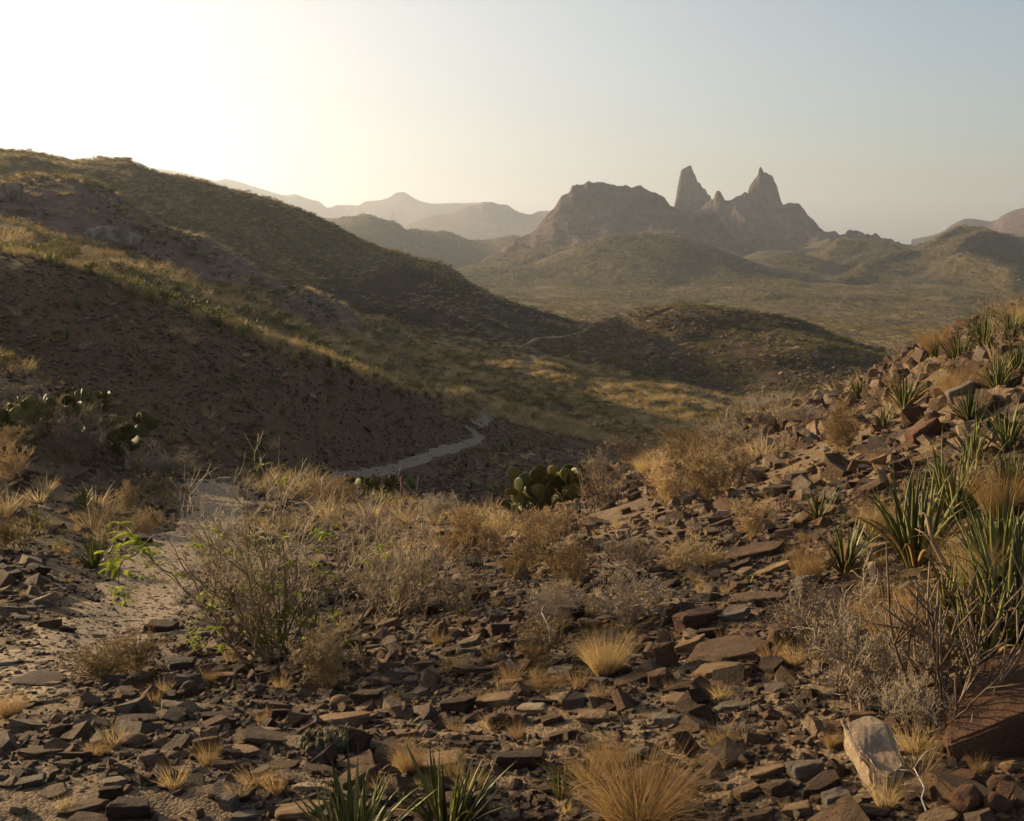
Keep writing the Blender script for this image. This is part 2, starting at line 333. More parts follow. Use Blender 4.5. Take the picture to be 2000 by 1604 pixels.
# ------------------------------------------------------------------ materials
def nm(name):
    m = bpy.data.materials.new(name); m.use_nodes = True
    t = m.node_tree; t.nodes.clear(); return m, t
def node(t, kind, **kw):
    n = t.nodes.new('ShaderNode' + kind)
    for k, v in kw.items():
        if k.startswith('i_'):
            key = k[2:]; key = int(key) if key.isdigit() else key.replace('_', ' ')
            n.inputs[key].default_value = v
        else: setattr(n, k, v)
    return n
def ramp(t, stops, fac):
    n = t.nodes.new('ShaderNodeValToRGB'); e = n.color_ramp.elements
    while len(e) < len(stops): e.new(0.5)
    for el, (p, c) in zip(e, stops): el.position = p; el.color = (*c, 1)
    t.links.new(fac, n.inputs[0]); return n.outputs[0]
def mixc(t, fac, a, b, blend='MIX'):
    n = t.nodes.new('ShaderNodeMix'); n.data_type = 'RGBA'; n.blend_type = blend
    for s, v in ((n.inputs[0], fac), (n.inputs[6], a), (n.inputs[7], b)):
        if hasattr(v, 'links'): t.links.new(v, s)
        elif isinstance(v, tuple): s.default_value = (*v, 1)
        else: s.default_value = v
    return n.outputs[2]
def mathn(t, op, a, b=None):
    n = t.nodes.new('ShaderNodeMath'); n.operation = op
    for i, v in enumerate((a, b)):
        if v is None: continue
        if hasattr(v, 'links'): t.links.new(v, n.inputs[i])
        else: n.inputs[i].default_value = v
    return n.outputs[0]
def noise(t, vec, scale, detail=6, rough=0.6):
    n = node(t, 'TexNoise'); n.inputs['Scale'].default_value = scale; n.inputs['Detail'].default_value = detail
    n.inputs['Roughness'].default_value = rough; t.links.new(vec, n.inputs['Vector']); return n.outputs['Fac']
def finish(m, t, col, rough=0.9, bump=None, bstr=0.5, bdist=0.02, trans=0.0, spec=0.2):
    out = node(t, 'OutputMaterial'); p = node(t, 'BsdfPrincipled')
    p.inputs['Roughness'].default_value = rough; p.inputs['Specular IOR Level'].default_value = spec
    if hasattr(col, 'links'): t.links.new(col, p.inputs['Base Color'])
    else: p.inputs['Base Color'].default_value = (*col, 1)
    if bump is not None:
        b = node(t, 'Bump'); b.inputs['Strength'].default_value = bstr; b.inputs['Distance'].default_value = bdist
        t.links.new(bump, b.inputs['Height']); t.links.new(b.outputs[0], p.inputs['Normal'])
    if trans > 0:
        tr = node(t, 'BsdfTranslucent'); mx = node(t, 'MixShader'); mx.inputs[0].default_value = trans
        if hasattr(col, 'links'): t.links.new(col, tr.inputs[0])
        else: tr.inputs[0].default_value = (*col, 1)
        t.links.new(p.outputs[0], mx.inputs[1]); t.links.new(tr.outputs[0], mx.inputs[2]); t.links.new(mx.outputs[0], out.inputs[0])
    else: t.links.new(p.outputs[0], out.inputs[0])
    return m
def terrain_mat(name, cols, veg, s1, s2, vegamt=0.5, peb=None, bdist=0.05, crack=None):
    """cols: three soil colours; veg: colour of low growth in patches; s1 coarse, s2 fine scale per metre"""
    m, t = nm(name); g = node(t, 'NewGeometry').outputs['Position']
    n1 = noise(t, g, s1, 5); n2 = noise(t, g, s2, 8, 0.7)
    c = ramp(t, [(0.3, cols[0]), (0.5, cols[1]), (0.72, cols[2])], n2)
    n3 = noise(t, g, s2 * 2.3, 6, 0.7)
    spots = mathn(t, 'MULTIPLY', ramp(t, [(0.5, (0,0,0)), (0.58, (1,1,1))], n3), ramp(t, [(0.35, (0.2,)*3), (0.65, (1,1,1))], n1))
    spots = mathn(t, 'MULTIPLY', spots, vegamt)
    c = mixc(t, spots, c, veg)
    c = mixc(t, ramp(t, [(0.3, (0,0,0)), (0.7, (1,1,1))], n1), mixc(t, 1.0, c, (0.75, 0.72, 0.70), 'MULTIPLY'), c)
    h = mathn(t, 'ADD', n2, mathn(t, 'MULTIPLY', spots, 0.4))
    if peb:
        v = node(t, 'TexVoronoi'); v.feature = 'F1'; v.inputs['Scale'].default_value = peb; t.links.new(g, v.inputs['Vector'])
        v2 = node(t, 'TexVoronoi'); v2.inputs['Scale'].default_value = peb; t.links.new(g, v2.inputs['Vector'])
        hv = mathn(t, 'SUBTRACT', 0.6, v.outputs['Distance'])
        h = mathn(t, 'ADD', mathn(t, 'MULTIPLY', hv, 1.2), h)
        pc = node(t, 'SeparateColor'); t.links.new(v2.outputs['Color'], pc.inputs[0])
        c = mixc(t, 0.55, c, mixc(t, pc.outputs[0], tuple(k * 0.5 for k in cols[0]), tuple(min(1, k * 1.25) for k in cols[2])))
    if crack:
        sc_ = node(t, 'VectorMath', operation='MULTIPLY'); sc_.inputs[1].default_value = (1, 1, .16); t.links.new(g, sc_.inputs[0])
        nv = noise(t, sc_.outputs[0], crack, 7, .65); sb = node(t, 'VectorMath', operation='MULTIPLY'); sb.inputs[1].default_value = (.15, .15, 1); t.links.new(g, sb.inputs[0])
        ns = noise(t, sb.outputs[0], crack * .9, 5, .6)
        c = mixc(t, ramp(t, [(0.42, (0,0,0)), (0.56, (1,1,1))], nv), mixc(t, 1.0, c, (.5,.45,.42), 'MULTIPLY'), c)
        c = mixc(t, ramp(t, [(0.4, (0,0,0)), (0.6, (.8,.8,.8))], ns), c, mixc(t, 1.0, c, (1.35,1.25,1.15), 'MULTIPLY'))
        h = mathn(t, 'ADD', mathn(t, 'MULTIPLY', nv, 2.0), mathn(t, 'ADD', h, ns))
    return finish(m, t, c, 0.95, h, 0.9, bdist)
M = {}
M['ground'] = terrain_mat('desert_gravel', [(0.055,0.034,0.019),(0.125,0.080,0.046),(0.25,0.175,0.105)], (0.22,0.15,0.06), 0.6, 11, 0.25, 95, 0.004)
M['scree'] = terrain_mat('scree_soil', [(0.085,0.048,0.025),(0.15,0.088,0.048),(0.25,0.16,0.09)], (0.14,0.12,0.05), 0.15, 5.5, 0.3, None, 0.06)
M['grassy'] = terrain_mat('grassy_slope_soil', [(0.065,0.048,0.02),(0.115,0.085,0.036),(0.18,0.135,0.06)], (0.2,0.16,0.07), 0.06, 1.2, 0.5, None, 0.15)
M['pink'] = terrain_mat('pinkish_soil', [(0.10,0.06,0.045),(0.17,0.11,0.085),(0.23,0.16,0.12)], (0.13,0.11,0.05), 0.05, 0.9, 0.4, None, 0.2)
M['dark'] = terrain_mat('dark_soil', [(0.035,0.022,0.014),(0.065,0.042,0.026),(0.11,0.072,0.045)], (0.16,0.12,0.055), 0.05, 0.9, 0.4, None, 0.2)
M['far'] = terrain_mat('far_scrub', [(0.055,0.040,0.02),(0.09,0.066,0.033),(0.135,0.10,0.052)], (0.06,0.06,0.02), 0.02, 0.22, 0.6, None, 0.8)
M['rockface'] = terrain_mat('far_rock', [(0.075,0.045,0.034),(0.12,0.075,0.056),(0.17,0.115,0.085)], (0.09,0.07,0.04), 0.012, 0.07, 0.5, None, 5.0, .06)
M['path'] = terrain_mat('trodden_path_gravel', [(0.17,0.115,0.07),(0.30,0.215,0.14),(0.42,0.32,0.22)], (0.11,0.075,0.045), 0.9, 9, 0.35, 75, 0.006)

def rock_mat(name, rand=False):
    m, t = nm(name); tc = node(t, 'TexCoord').outputs['Object']; oi = node(t, 'ObjectInfo')
    mp = node(t, 'VectorMath', operation='ADD'); t.links.new(tc, mp.inputs[0])
    rnd = oi.outputs['Random']; cb = node(t, 'CombineXYZ')
    for k in range(3): t.links.new(mathn(t, 'MULTIPLY', rnd, 37.0 * (k + 1)), cb.inputs[k])
    t.links.new(cb.outputs[0], mp.inputs[1]); v = mp.outputs[0]
    n1 = noise(t, v, 1.6, 6); n2 = noise(t, v, 7, 10, 0.72)
    if rand:
        base_c = ramp(t, [(0.0,(0.075,0.043,0.025)),(0.2,(0.15,0.092,0.050)),(0.45,(0.27,0.175,0.095)),(0.62,(0.15,0.078,0.042)),(0.78,(0.20,0.165,0.125)),(1.0,(0.46,0.34,0.21))], rnd)
    else: base_c = oi.outputs['Color']
    c = mixc(t, ramp(t, [(0.35,(0,0,0)),(0.7,(1,1,1))], n1), mixc(t, 1.0, base_c, (0.6,0.5,0.45), 'MULTIPLY'), base_c)
    c = mixc(t, ramp(t, [(0.3,(0,0,0)),(0.75,(0.7,)*3)], n2), mixc(t, 1.0, c, (0.66,0.62,0.6), 'MULTIPLY'), mixc(t, 1.0, c, (1.3,1.25,1.2), 'MULTIPLY'))
    h = mathn(t, 'ADD', n2, mathn(t, 'MULTIPLY', n1, 1.5))
    return finish(m, t, c, 0.82, h, 0.8, 0.06, spec=0.3)
M['rock'] = rock_mat('weathered_rock'); M['stones'] = rock_mat('loose_stone', True)
def leafy(name, a, b, trans=0.45, rough=0.6, sc=6, spec=0.3, tip=None):
    m, t = nm(name); tc = node(t, 'TexCoord').outputs['Object']; rnd = node(t, 'ObjectInfo').outputs['Random']
    n = noise(t, tc, sc, 4)
    f = mathn(t, 'ADD', mathn(t, 'MULTIPLY', n, 0.9), mathn(t, 'SUBTRACT', mathn(t, 'MULTIPLY', rnd, 0.7), 0.35))
    c = ramp(t, [(0.2, a), (0.75, b)], f)
    return finish(m, t, c, rough, trans=trans, spec=spec)
M['gold'] = leafy('dry_gold_grass', (0.30,0.19,0.08), (0.52,0.37,0.17), 0.5, spec=.1)
M['straw'] = leafy('dry_straw_grass', (0.32,0.225,0.11), (0.60,0.45,0.25), 0.45, spec=.1)
M['twig'] = leafy('dry_twig', (0.20,0.14,0.08), (0.42,0.32,0.19), 0.2)
M['greytwig'] = leafy('grey_twig', (0.25,0.19,0.14), (0.45,0.37,0.28), 0.3)
M['redtwig'] = leafy('reddish_stem', (0.10,0.062,0.038), (0.23,0.15,0.09), 0.1)
M['darkwood'] = leafy('dark_bark', (0.06,0.04,0.03), (0.14,0.10,0.075), 0.0)
M['olive'] = leafy('olive_shrub_leaf', (0.065,0.066,0.016), (0.165,0.15,0.042), 0.35)
M['tan_shrub'] = leafy('tan_shrub_leaf', (0.12,0.095,0.035), (0.27,0.205,0.085), 0.4)
M['agave'] = leafy('agave_leaf', (0.085,0.09,0.022), (0.25,0.245,0.075), 0.35, 0.5, 5, 0.3)
M['agavedry'] = leafy('withered_leaf', (0.22,0.14,0.05), (0.38,0.26,0.11), 0.3, 0.9, 6, 0.05)
M['pear'] = leafy('cactus_skin', (0.07,0.072,0.014), (0.19,0.165,0.04), 0.35, 0.5, 3, 0.4)
M['spine'] = leafy('pale_spine', (0.25,0.19,0.09), (0.42,0.33,0.17), 0.3)
M['fresh'] = leafy('fresh_green_leaf', (0.17,0.215,0.02), (0.34,0.375,0.05), 0.55, 0.5)
M['cushion'] = leafy('cushion_cactus_skin', (0.05,0.045,0.02), (0.12,0.105,0.05), 0.05)
M['pale_wood'] = leafy('bleached_wood', (0.25,0.2,0.15), (0.42,0.35,0.27), 0.0)
M['pale_rock'] = terrain_mat('pale_outcrop_rock', [(0.22,0.17,0.13),(0.34,0.27,0.21),(0.44,0.36,0.29)], (0.2,0.15,0.1), 0.3, 1.6, 0.2, None, 0.3, .8)
M['rust'] = leafy('rusty_metal', (0.10,0.045,0.02), (0.2,0.1,0.05), 0.0)

# ------------------------------------------------------------------ object helpers
def tag(o, label=None, cat=None, group=None, kind=None):
    if label: o['label'] = label
    if cat: o['category'] = cat
    if group: o['group'] = group
    if kind: o['kind'] = kind
    return o
def mesh_np(name, V, Fq, mat, smooth=True):
    me = bpy.data.meshes.new(name); n = len(V); k = Fq.shape[1]
    me.vertices.add(n); me.vertices.foreach_set('co', np.ascontiguousarray(V, dtype=np.float32).ravel())
    me.loops.add(Fq.size); me.loops.foreach_set('vertex_index', np.ascontiguousarray(Fq, dtype=np.int32).ravel())
    me.polygons.add(len(Fq)); me.polygons.foreach_set('loop_start', np.arange(0, Fq.size, k, dtype=np.int32))
    me.polygons.foreach_set('use_smooth', np.full(len(Fq), smooth))
    me.update(calc_edges=True); me.validate(); me.materials.append(mat); return me
class MB:
    def __init__(s): s.v = []; s.f = []; s.mi = []
    def blade(s, p, d, up, L, w, bend, segs=3, mi=0):
        """tapered strip from p in direction d, curving by bend towards -up"""
        side = d.cross(up); side = side.normalized() if side.length > 1e-4 else Vector((1,0,0))
        i0 = len(s.v); q = p.copy(); dd = d.normalized()
        for k in range(segs + 1):
            f = k / segs; ww = w * (1 - f) ** 0.8 * 0.5
            if k == segs: s.v.append(tuple(q))
            else: s.v.append(tuple(q - side * ww)); s.v.append(tuple(q + side * ww))
            q = q + dd * (L / segs); dd = (dd + Vector((0, 0, -1)) * bend / segs).normalized()
        for k in range(segs - 1):
            a = i0 + 2 * k; s.f.append((a, a + 1, a + 3, a + 2)); s.mi.append(mi)
        a = i0 + 2 * (segs - 1); s.f.append((a, a + 1, a + 2)); s.mi.append(mi)
    def tube(s, pts, rad, sides=3, mi=0):
        i0 = len(s.v); n = len(pts)
        for k, p in enumerate(pts):
            d = (pts[min(k+1, n-1)] - pts[max(k-1, 0)]); d = d.normalized() if d.length > 1e-6 else Vector((0,0,1))
            a = d.orthogonal().normalized(); b = d.cross(a)
            for j in range(sides):
                t = 2 * math.pi * j / sides; s.v.append(tuple(p + (a * math.cos(t) + b * math.sin(t)) * rad[k]))
        for k in range(n - 1):
            for j in range(sides):
                a = i0 + k * sides + j; b = i0 + k * sides + (j + 1) % sides
                s.f.append((a, b, b + sides, a + sides)); s.mi.append(mi)
        if sides > 3: s.f.append(tuple(i0 + (n - 1) * sides + j for j in range(sides))); s.mi.append(mi)
    def mesh(s, name, mats, smooth=False):
        me = bpy.data.meshes.new(name); me.from_pydata(s.v, [], s.f)
        if not isinstance(mats, (list, tuple)): mats = [mats]
        for m in mats: me.materials.append(m)
        me.polygons.foreach_set('material_index', s.mi); me.polygons.foreach_set('use_smooth', [smooth] * len(s.f))
        me.update(); return me
def link(name, me, parent=None, loc=(0,0,0), rot=(0,0,0), scale=(1,1,1)):
    o = bpy.data.objects.new(name, me); C.objects.link(o)
    o.location = loc; o.rotation_euler = rot; o.scale = (scale,)*3 if isinstance(scale, (int, float)) else scale
    if parent: o.parent = parent
    return o

# ------------------------------------------------------------------ terrain meshes
def grid_obj(L, ncol, nrow, mat, azr=None, rr=None):
    a0, a1 = azr or (L.az0, L.az1)
    if L is base:
        inner = np.linspace(-0.72, 0.72, ncol); out = np.linspace(0.72, 2 * math.pi - 0.72, 200)[1:-1]
        az = np.concatenate([inner, out]); az = np.where(az > math.pi, az - 2 * math.pi, az); wrap = True
    else: az = np.linspace(a0 + 1e-4, a1 - 1e-4, ncol); wrap = False
    LR, Z = L.cols(az); n = len(az)
    if L is base:
        lo, hi = np.full(n, math.log(0.32)), np.full(n, math.log(8400.))
        u = np.concatenate([np.linspace(0, 1, 60)[:-1] * (math.log(2.4) - lo[0]), np.linspace(math.log(2.4) - lo[0], math.log(26) - lo[0], int(nrow * .72))[:-1], np.linspace(math.log(26) - lo[0], hi[0] - lo[0], int(nrow * .28))])
        q = lo[:, None] + u[None, :]
    else:
        # rows: spread evenly between successive lines, more where the hill is seen
        parts = []
        seg = LR.shape[1] - 1; wts = np.array([1.5] + [2.0] * (seg - 2) + [0.8]) if seg > 2 else np.ones(seg)
        cnt = np.maximum(4, (wts / wts.sum() * nrow)).astype(int)
        for k in range(seg):
            f = np.linspace(0, 1, cnt[k], endpoint=(k == seg - 1)); parts.append(LR[:, k:k+1] * (1 - f) + LR[:, k+1:k+2] * f)
        q = np.concatenate(parts, 1)
    m = q.shape[1]; A = np.repeat(az[:, None], m, 1); r = np.exp(q)
    z = np.empty(n * m); af, rf = A.ravel(), r.ravel()
    for i in range(0, n * m, 100000):
        zz = L.z(af[i:i+100000], np.clip(rf[i:i+100000], 0.31, None)); z[i:i+100000] = zz
    V = np.stack([rf * np.sin(af), rf * np.cos(af), z], 1)
    bad = z < -5000
    if bad.any():     # numerical edge rows: take neighbour heights
        LRf = np.repeat(LR[:, None, :], m, 1).reshape(-1, LR.shape[1]); Zf = np.repeat(Z[:, None, :], m, 1).reshape(-1, Z.shape[1])
        V[bad, 2] = pchip_rows(LRf[bad], Zf[bad], np.log(rf[bad]))
    i, j = np.meshgrid(np.arange(n if wrap else n - 1), np.arange(m - 1), indexing='ij')
    i2 = (i + 1) % n
    Fq = np.stack([i * m + j, i * m + j + 1, i2 * m + j + 1, i2 * m + j], -1).reshape(-1, 4)
    me = mesh_np(L.name, V, Fq[:, ::-1], mat)
    o = link(L.name, me); return o
def struct(o, label, cat=None): tag(o, label, cat, kind='structure'); return o
struct(grid_obj(base, 780, 600, M['ground']), 'rocky desert ground falling away to a wide scrub plain')
struct(grid_obj(scree, 420, 190, M['scree']), 'brown scree hill with grass along its crest behind the trail')
struct(grid_obj(strip, 380, 150, M['grassy']), 'slope of golden bunch grass in the middle distance')
struct(grid_obj(pink, 300, 110, M['pink']), 'pinkish brown hill with a pale outcrop at left')
struct(grid_obj(leftback, 360, 120, M['grassy']), 'long hill on the skyline at left, sloping down to the right')
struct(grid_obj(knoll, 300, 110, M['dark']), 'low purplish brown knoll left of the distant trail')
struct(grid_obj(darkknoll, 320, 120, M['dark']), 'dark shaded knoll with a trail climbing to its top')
struct(grid_obj(plaindip, 200, 30, M['far']), 'low terrace edge across the far plain')
struct(grid_obj(dome, 300, 90, M['far']), 'smooth rounded hill in front of the flat topped mountain')
struct(grid_obj(rhill0, 120, 50, M['far']), 'small rounded hill at the foot of the twin peaks')
struct(grid_obj(cone, 100, 40, M['far']), 'small pointed hill just right of the twin peaks')
struct(grid_obj(rhill, 300, 140, M['far']), 'broad gullied hill at the right edge of the plain')
struct(grid_obj(mesa, 420, 120, M['rockface']), 'flat topped rocky mountain left of the twin peaks')
struct(grid_obj(earsbase, 480, 110, M['rockface']), 'craggy mountain ridge under the twin peaks')
struct(grid_obj(earL, 110, 90, M['rockface']), 'tall smooth rock spire, left of the twin peaks')
struct(grid_obj(earR, 110, 90, M['rockface']), 'jagged rock spire with a needle on top, right of the twin peaks')
struct(grid_obj(g1, 240, 60, M['far']), 'hazy brown hill behind the left slope')
struct(grid_obj(far2, 200, 40, M['rockface']), 'pale blocky mountain in the haze left of the flat topped one')
struct(grid_obj(far1, 300, 40, M['rockface']), 'palest mountain range with a small summit far off in the haze')
struct(grid_obj(farR, 140, 40, M['rockface']), 'distant purple mountain at the right edge')

# the trail: strips draped over the ground
pv, pf = [], []
for pl, w in PATH:
    n = len(pl); K = 9; i0 = len(pv); sub = []
    for i in range(n):
        d = pl[min(i+1,n-1)] - pl[max(i-1,0)]; nn = np.array([-d[1], d[0]]); nn /= np.hypot(*nn) + 1e-9
        jl, jr = 1 + .14 * math.sin(i * 1.9) + .12 * math.sin(i * 5.3), 1 + .14 * math.sin(i * 2.7 + 1) + .12 * math.sin(i * 4.1)
        ww = w * (1 + 0.18 * math.sin(i * 0.9) + 0.12 * math.sin(i * 2.3 + 1)) * (0.35 if i in (0, n-1) else 1)
        for k in range(K):
            f = (k / (K - 1) - 0.5) * ww * (jl if k < K // 2 else jr); sub.append((pl[i,0] + nn[0]*f, pl[i,1] + nn[1]*f, abs(k / (K-1) - 0.5) * 2))
    sub = np.array(sub); z = H(sub[:,0], sub[:,1])
    lift = 0.012 + 0.0004 * np.hypot(sub[:,0], sub[:,1]); z = z + lift - (sub[:,2] > 0.9) * 0.06
    pv += [(a, b, c) for (a, b, _), c in zip(sub, z)]
    pf += [(i0 + i*K + k, i0 + i*K + k + 1, i0 + (i+1)*K + k + 1, i0 + (i+1)*K + k) for i in range(n-1) for k in range(K-1)]
me = bpy.data.meshes.new('path'); me.from_pydata(pv, [], pf); me.materials.append(M['path']); me.polygons.foreach_set('use_smooth', [True]*len(pf))
struct(link('path', me), 'pale gravel footpath winding down the valley and away')
# ------------------------------------------------------------------ prototypes
def normal_at(x, y, e=0.25):
    z = H([x + e, x - e, x, x], [y, y, y + e, y - e], LAYERS[:3])
    return Vector((-(z[0]-z[1]) / (2*e), -(z[2]-z[3]) / (2*e), 1)).normalized()
from mathutils import noise as mnoise
def rock_mesh(seed, kind='slab', detail=1, mat=None):
    """unit rock (1 x 1 x 1 box around it, centred, sitting about z=0)"""
    rd = random.Random(seed); bm = bmesh.new()
    if kind == 'slab':
        n = rd.randint(5, 7); a0 = rd.random() * 6.28
        angs = sorted(a0 + 6.283 * (k + rd.uniform(-.34, .34)) / n for k in range(n))
        for a in angs:
            rr = rd.uniform(.38, .56); tz = rd.uniform(.26, .5)
            bm.verts.new((math.cos(a)*rr, math.sin(a)*rr, -0.4 + rd.uniform(-.1,.1)))
            r2 = rr * rd.uniform(.74, 1.04); bm.verts.new((math.cos(a+.1)*r2, math.sin(a+.1)*r2, tz))
    elif kind == 'block':
        for sx in (-1, 1):
            for sy in (-1, 1):
                for sz in (-1, 1):
                    bm.verts.new((sx*rd.uniform(.26,.52), sy*rd.uniform(.26,.52), sz*rd.uniform(.28,.5)))
        for k in range(4): bm.verts.new((rd.uniform(-.5,.5), rd.uniform(-.5,.5), rd.uniform(.1,.5)))
    else:
        for k in range(26):
            v = Vector((rd.gauss(0,1), rd.gauss(0,1), rd.gauss(0,1))).normalized() * rd.uniform(.42,.5); bm.verts.new(v)
    r = bmesh.ops.convex_hull(bm, input=bm.verts)
    bmesh.ops.delete(bm, geom=[g for g in bm.verts if not g.link_faces], context='VERTS')
    bmesh.ops.dissolve_limit(bm, angle_limit=R(9), verts=bm.verts, edges=bm.edges)
    if detail:
        bmesh.ops.bevel(bm, geom=bm.edges[:], offset=0.032 if kind != 'round' else 0.05, segments=1, affect='EDGES', profile=0.6)
        bmesh.ops.triangulate(bm, faces=bm.faces[:])
        for _ in range(detail): bmesh.ops.subdivide_edges(bm, edges=[e for e in bm.edges if e.calc_length() > 0.10], cuts=1, use_grid_fill=False)
        bmesh.ops.triangulate(bm, faces=bm.faces[:])
        bm.normal_update(); o = Vector((seed * 3.7, seed, 0))
        for v in bm.verts:
            q = Vector((v.co.x, v.co.y, v.co.z * 1.6)); v.co += v.normal * (mnoise.noise(q * 3.2 + o) * 0.055 + mnoise.noise(q * 8 + o) * 0.028)
    else: bmesh.ops.triangulate(bm, faces=bm.faces[:])
    bmesh.ops.recalc_face_normals(bm, faces=bm.faces[:])
    me = bpy.data.meshes.new('rock'); bm.to_mesh(me); bm.free(); me.materials.append(mat or M['rock'])
    if kind == 'round': me.polygons.foreach_set('use_smooth', [True] * len(me.polygons))
    return me
ROCKS = {'slab': [rock_mesh(10+i, 'slab', 2) for i in range(10)], 'block': [rock_mesh(40+i, 'block', 2) for i in range(7)],
         'round': [rock_mesh(70+i, 'round', 1) for i in range(4)]}
STONES = [rock_mesh(100+i, 'slab', 0, M['stones']) for i in range(8)] + [rock_mesh(120+i, 'block', 0, M['stones']) for i in range(4)]

def tuft_mesh(seed, n, h, rad, w, mat, bend=0.7, lean=0.55, segs=3):
    rd = random.Random(seed); mb = MB()
    for k in range(n):
        a = rd.random() * 6.283; q = rad * math.sqrt(rd.random()); p = Vector((math.cos(a)*q, math.sin(a)*q, -0.02*h))
        l = lean * (q / rad * .8 + rd.random() * .6); a2 = a + rd.gauss(0, .5)
        d = Vector((math.cos(a2)*l, math.sin(a2)*l, 1)).normalized()
        mb.blade(p, d, Vector((rd.gauss(0,1), rd.gauss(0,1), .3)), h * rd.uniform(.45, 1.05), w * rd.uniform(.6,1.3), bend * rd.uniform(.1, 1.3), segs)
    return mb.mesh('grass_tuft', mat)
def bush_paths(rd, n_main, h, spread, levels=3, kids=4, wob=.25, up=.35):
    """list of (points, radii, tip direction)"""
    out = []
    def grow(p, d, L, rad, lv):
        n = 5; pts = [p.copy()]; q = p.copy(); dd = d.copy()
        for k in range(n):
            dd = (dd + Vector((rd.gauss(0,wob), rd.gauss(0,wob), rd.gauss(0,wob*.6) + up*.15))).normalized()
            q = q + dd * L / n; pts.append(q.copy())
        out.append((pts, [rad * (1 - .75 * k / n) for k in range(n + 1)], dd, lv))
        if lv > 0:
            for c in range(kids if lv > 1 else kids + 1):
                k = rd.randint(1, n); a = Vector((rd.gauss(0,1), rd.gauss(0,1), rd.gauss(.25,.8)))
                grow(pts[k], (dd * .9 + a * .55).normalized(), L * rd.uniform(.4,.68), rad * .55, lv - 1)
    for m in range(n_main):
        a = 6.283 * (m + rd.random()) / n_main; t = rd.uniform(.15, 1.0) * spread / h
        d = Vector((math.cos(a) * t, math.sin(a) * t, 1)).normalized()
        grow(Vector((math.cos(a)*.04*spread, math.sin(a)*.04*spread, -.03)), d, h * rd.uniform(.6, .95), h * .012, levels)
    return out
def bush_mesh(name, seed, n_main, h, spread, mat, levels=3, kids=4, seeds=0, leafmat=None, leaf=0.012, thick=1.0, minr=0.0016):
    rd = random.Random(seed); mb = MB()
    paths = bush_paths(rd, n_main, h, spread, levels, kids)
    for pts, rad, dd, lv in paths:
        pp, rr = (pts[::2] + ([pts[-1]] if len(pts) % 2 == 0 else []), rad[::2] + ([rad[-1]] if len(pts) % 2 == 0 else [])) if lv == 0 else (pts, rad)
        mb.tube(pp, [max(minr, q * thick) for q in rr])
        if seeds and lv <= 1:
            for k in range(seeds):
                i = rd.randint(1, len(pts) - 1); p = pts[i] + Vector((rd.gauss(0,1), rd.gauss(0,1), rd.gauss(0,1))) * leaf
                d = Vector((rd.gauss(0,1), rd.gauss(0,1), rd.gauss(0,1))).normalized()
                mb.blade(p, d, d.orthogonal(), leaf * rd.uniform(1,2.2), leaf * .9, 0, 2, 1)
    return mb.mesh(name, [mat, leafmat or mat])
def shrub_mesh(seed, n, mat, leaf=.10, mat2=None):
    """far shrub: loose leaf sized faces through a dome, a few stems"""
    rd = random.Random(seed); mb = MB()
    lobes = [(Vector((rd.gauss(0,.22), rd.gauss(0,.22), rd.uniform(.25,.6))), rd.uniform(.18,.34)) for _ in range(6)]
    for k in range(n):
        c, rr = rd.choice(lobes); p = c + Vector((rd.gauss(0,1), rd.gauss(0,1), rd.gauss(0,.8))) * rr * .55; p.z = max(p.z, .03)
        d = (p - Vector((0,0,-.1)) + Vector((rd.gauss(0,.3), rd.gauss(0,.3), rd.gauss(0,.3)))).normalized()
        mb.blade(p, d, Vector((rd.gauss(0,1), rd.gauss(0,1), rd.gauss(0,1))), leaf * rd.uniform(.8,2), leaf * rd.uniform(.5,1), .2, 2)
    for c, rr in lobes: mb.tube([Vector((0,0,-.05)), c * .6, c], [.02, .014, .008], 3, 1)
    return mb.mesh('shrub', [mat, mat2 or M['twig']])
def leaf_mesh(seed, L=1.0, w=.075, bend=.5, mat=None, segs=7):
    """one stiff channelled leaf of unit length growing along +Z, curving towards +X"""
    rd = random.Random(seed); V, Fc, mi = [], [], []
    q = Vector((0,0,0)); ang = 0.0; tw = rd.uniform(-.35,.35)
    for k in range(segs + 1):
        f = k / segs; ww = w * (.72 + .5 * math.sin(min(1, f * 1.4) * 2.2)) * max(0.03, (1 - f ** 2.2)) * .5
        side = Vector((0, math.cos(tw*f), math.sin(tw*f))); d = Vector((math.sin(ang), 0, math.cos(ang))); nn = Vector((-d.z, 0, d.x))
        V += [q + side * ww + nn * ww * .45, q - nn * ww * .30, q - side * ww + nn * ww * .45, q + nn * ww * .08]
        q = q + d * (L / segs); ang += bend / segs * (0.5 + f)
    for k in range(segs):
        a = 4 * k
        for i, j in ((0,1),(1,2),(2,3),(3,0)): Fc.append((a+i, a+j, a+4+j, a+4+i)); mi.append(0)
    t = len(V); V.append(q + Vector((0,0,.02)));  a = 4 * segs
    for i, j in ((0,1),(1,2),(2,3),(3,0)): Fc.append((a+i, a+j, t)); mi.append(1)
    me = bpy.data.meshes.new('leaf'); me.from_pydata([tuple(v) for v in V], [], Fc)
    me.materials.append(mat or M['agave']); me.materials.append(M['agavedry'])
    me.polygons.foreach_set('material_index', mi); me.polygons.foreach_set('use_smooth', [True]*len(Fc)); return me
LEAVES = [leaf_mesh(i, bend=b, w=w) for i, (b, w) in enumerate([(-.25,.056),(.1,.05),(.35,.05),(.7,.054),(1.1,.046),(-.5,.05)])]
DRYLEAF = [leaf_mesh(20+i, bend=b, w=.06, mat=M['agavedry']) for i, b in enumerate([.8,1.4])]
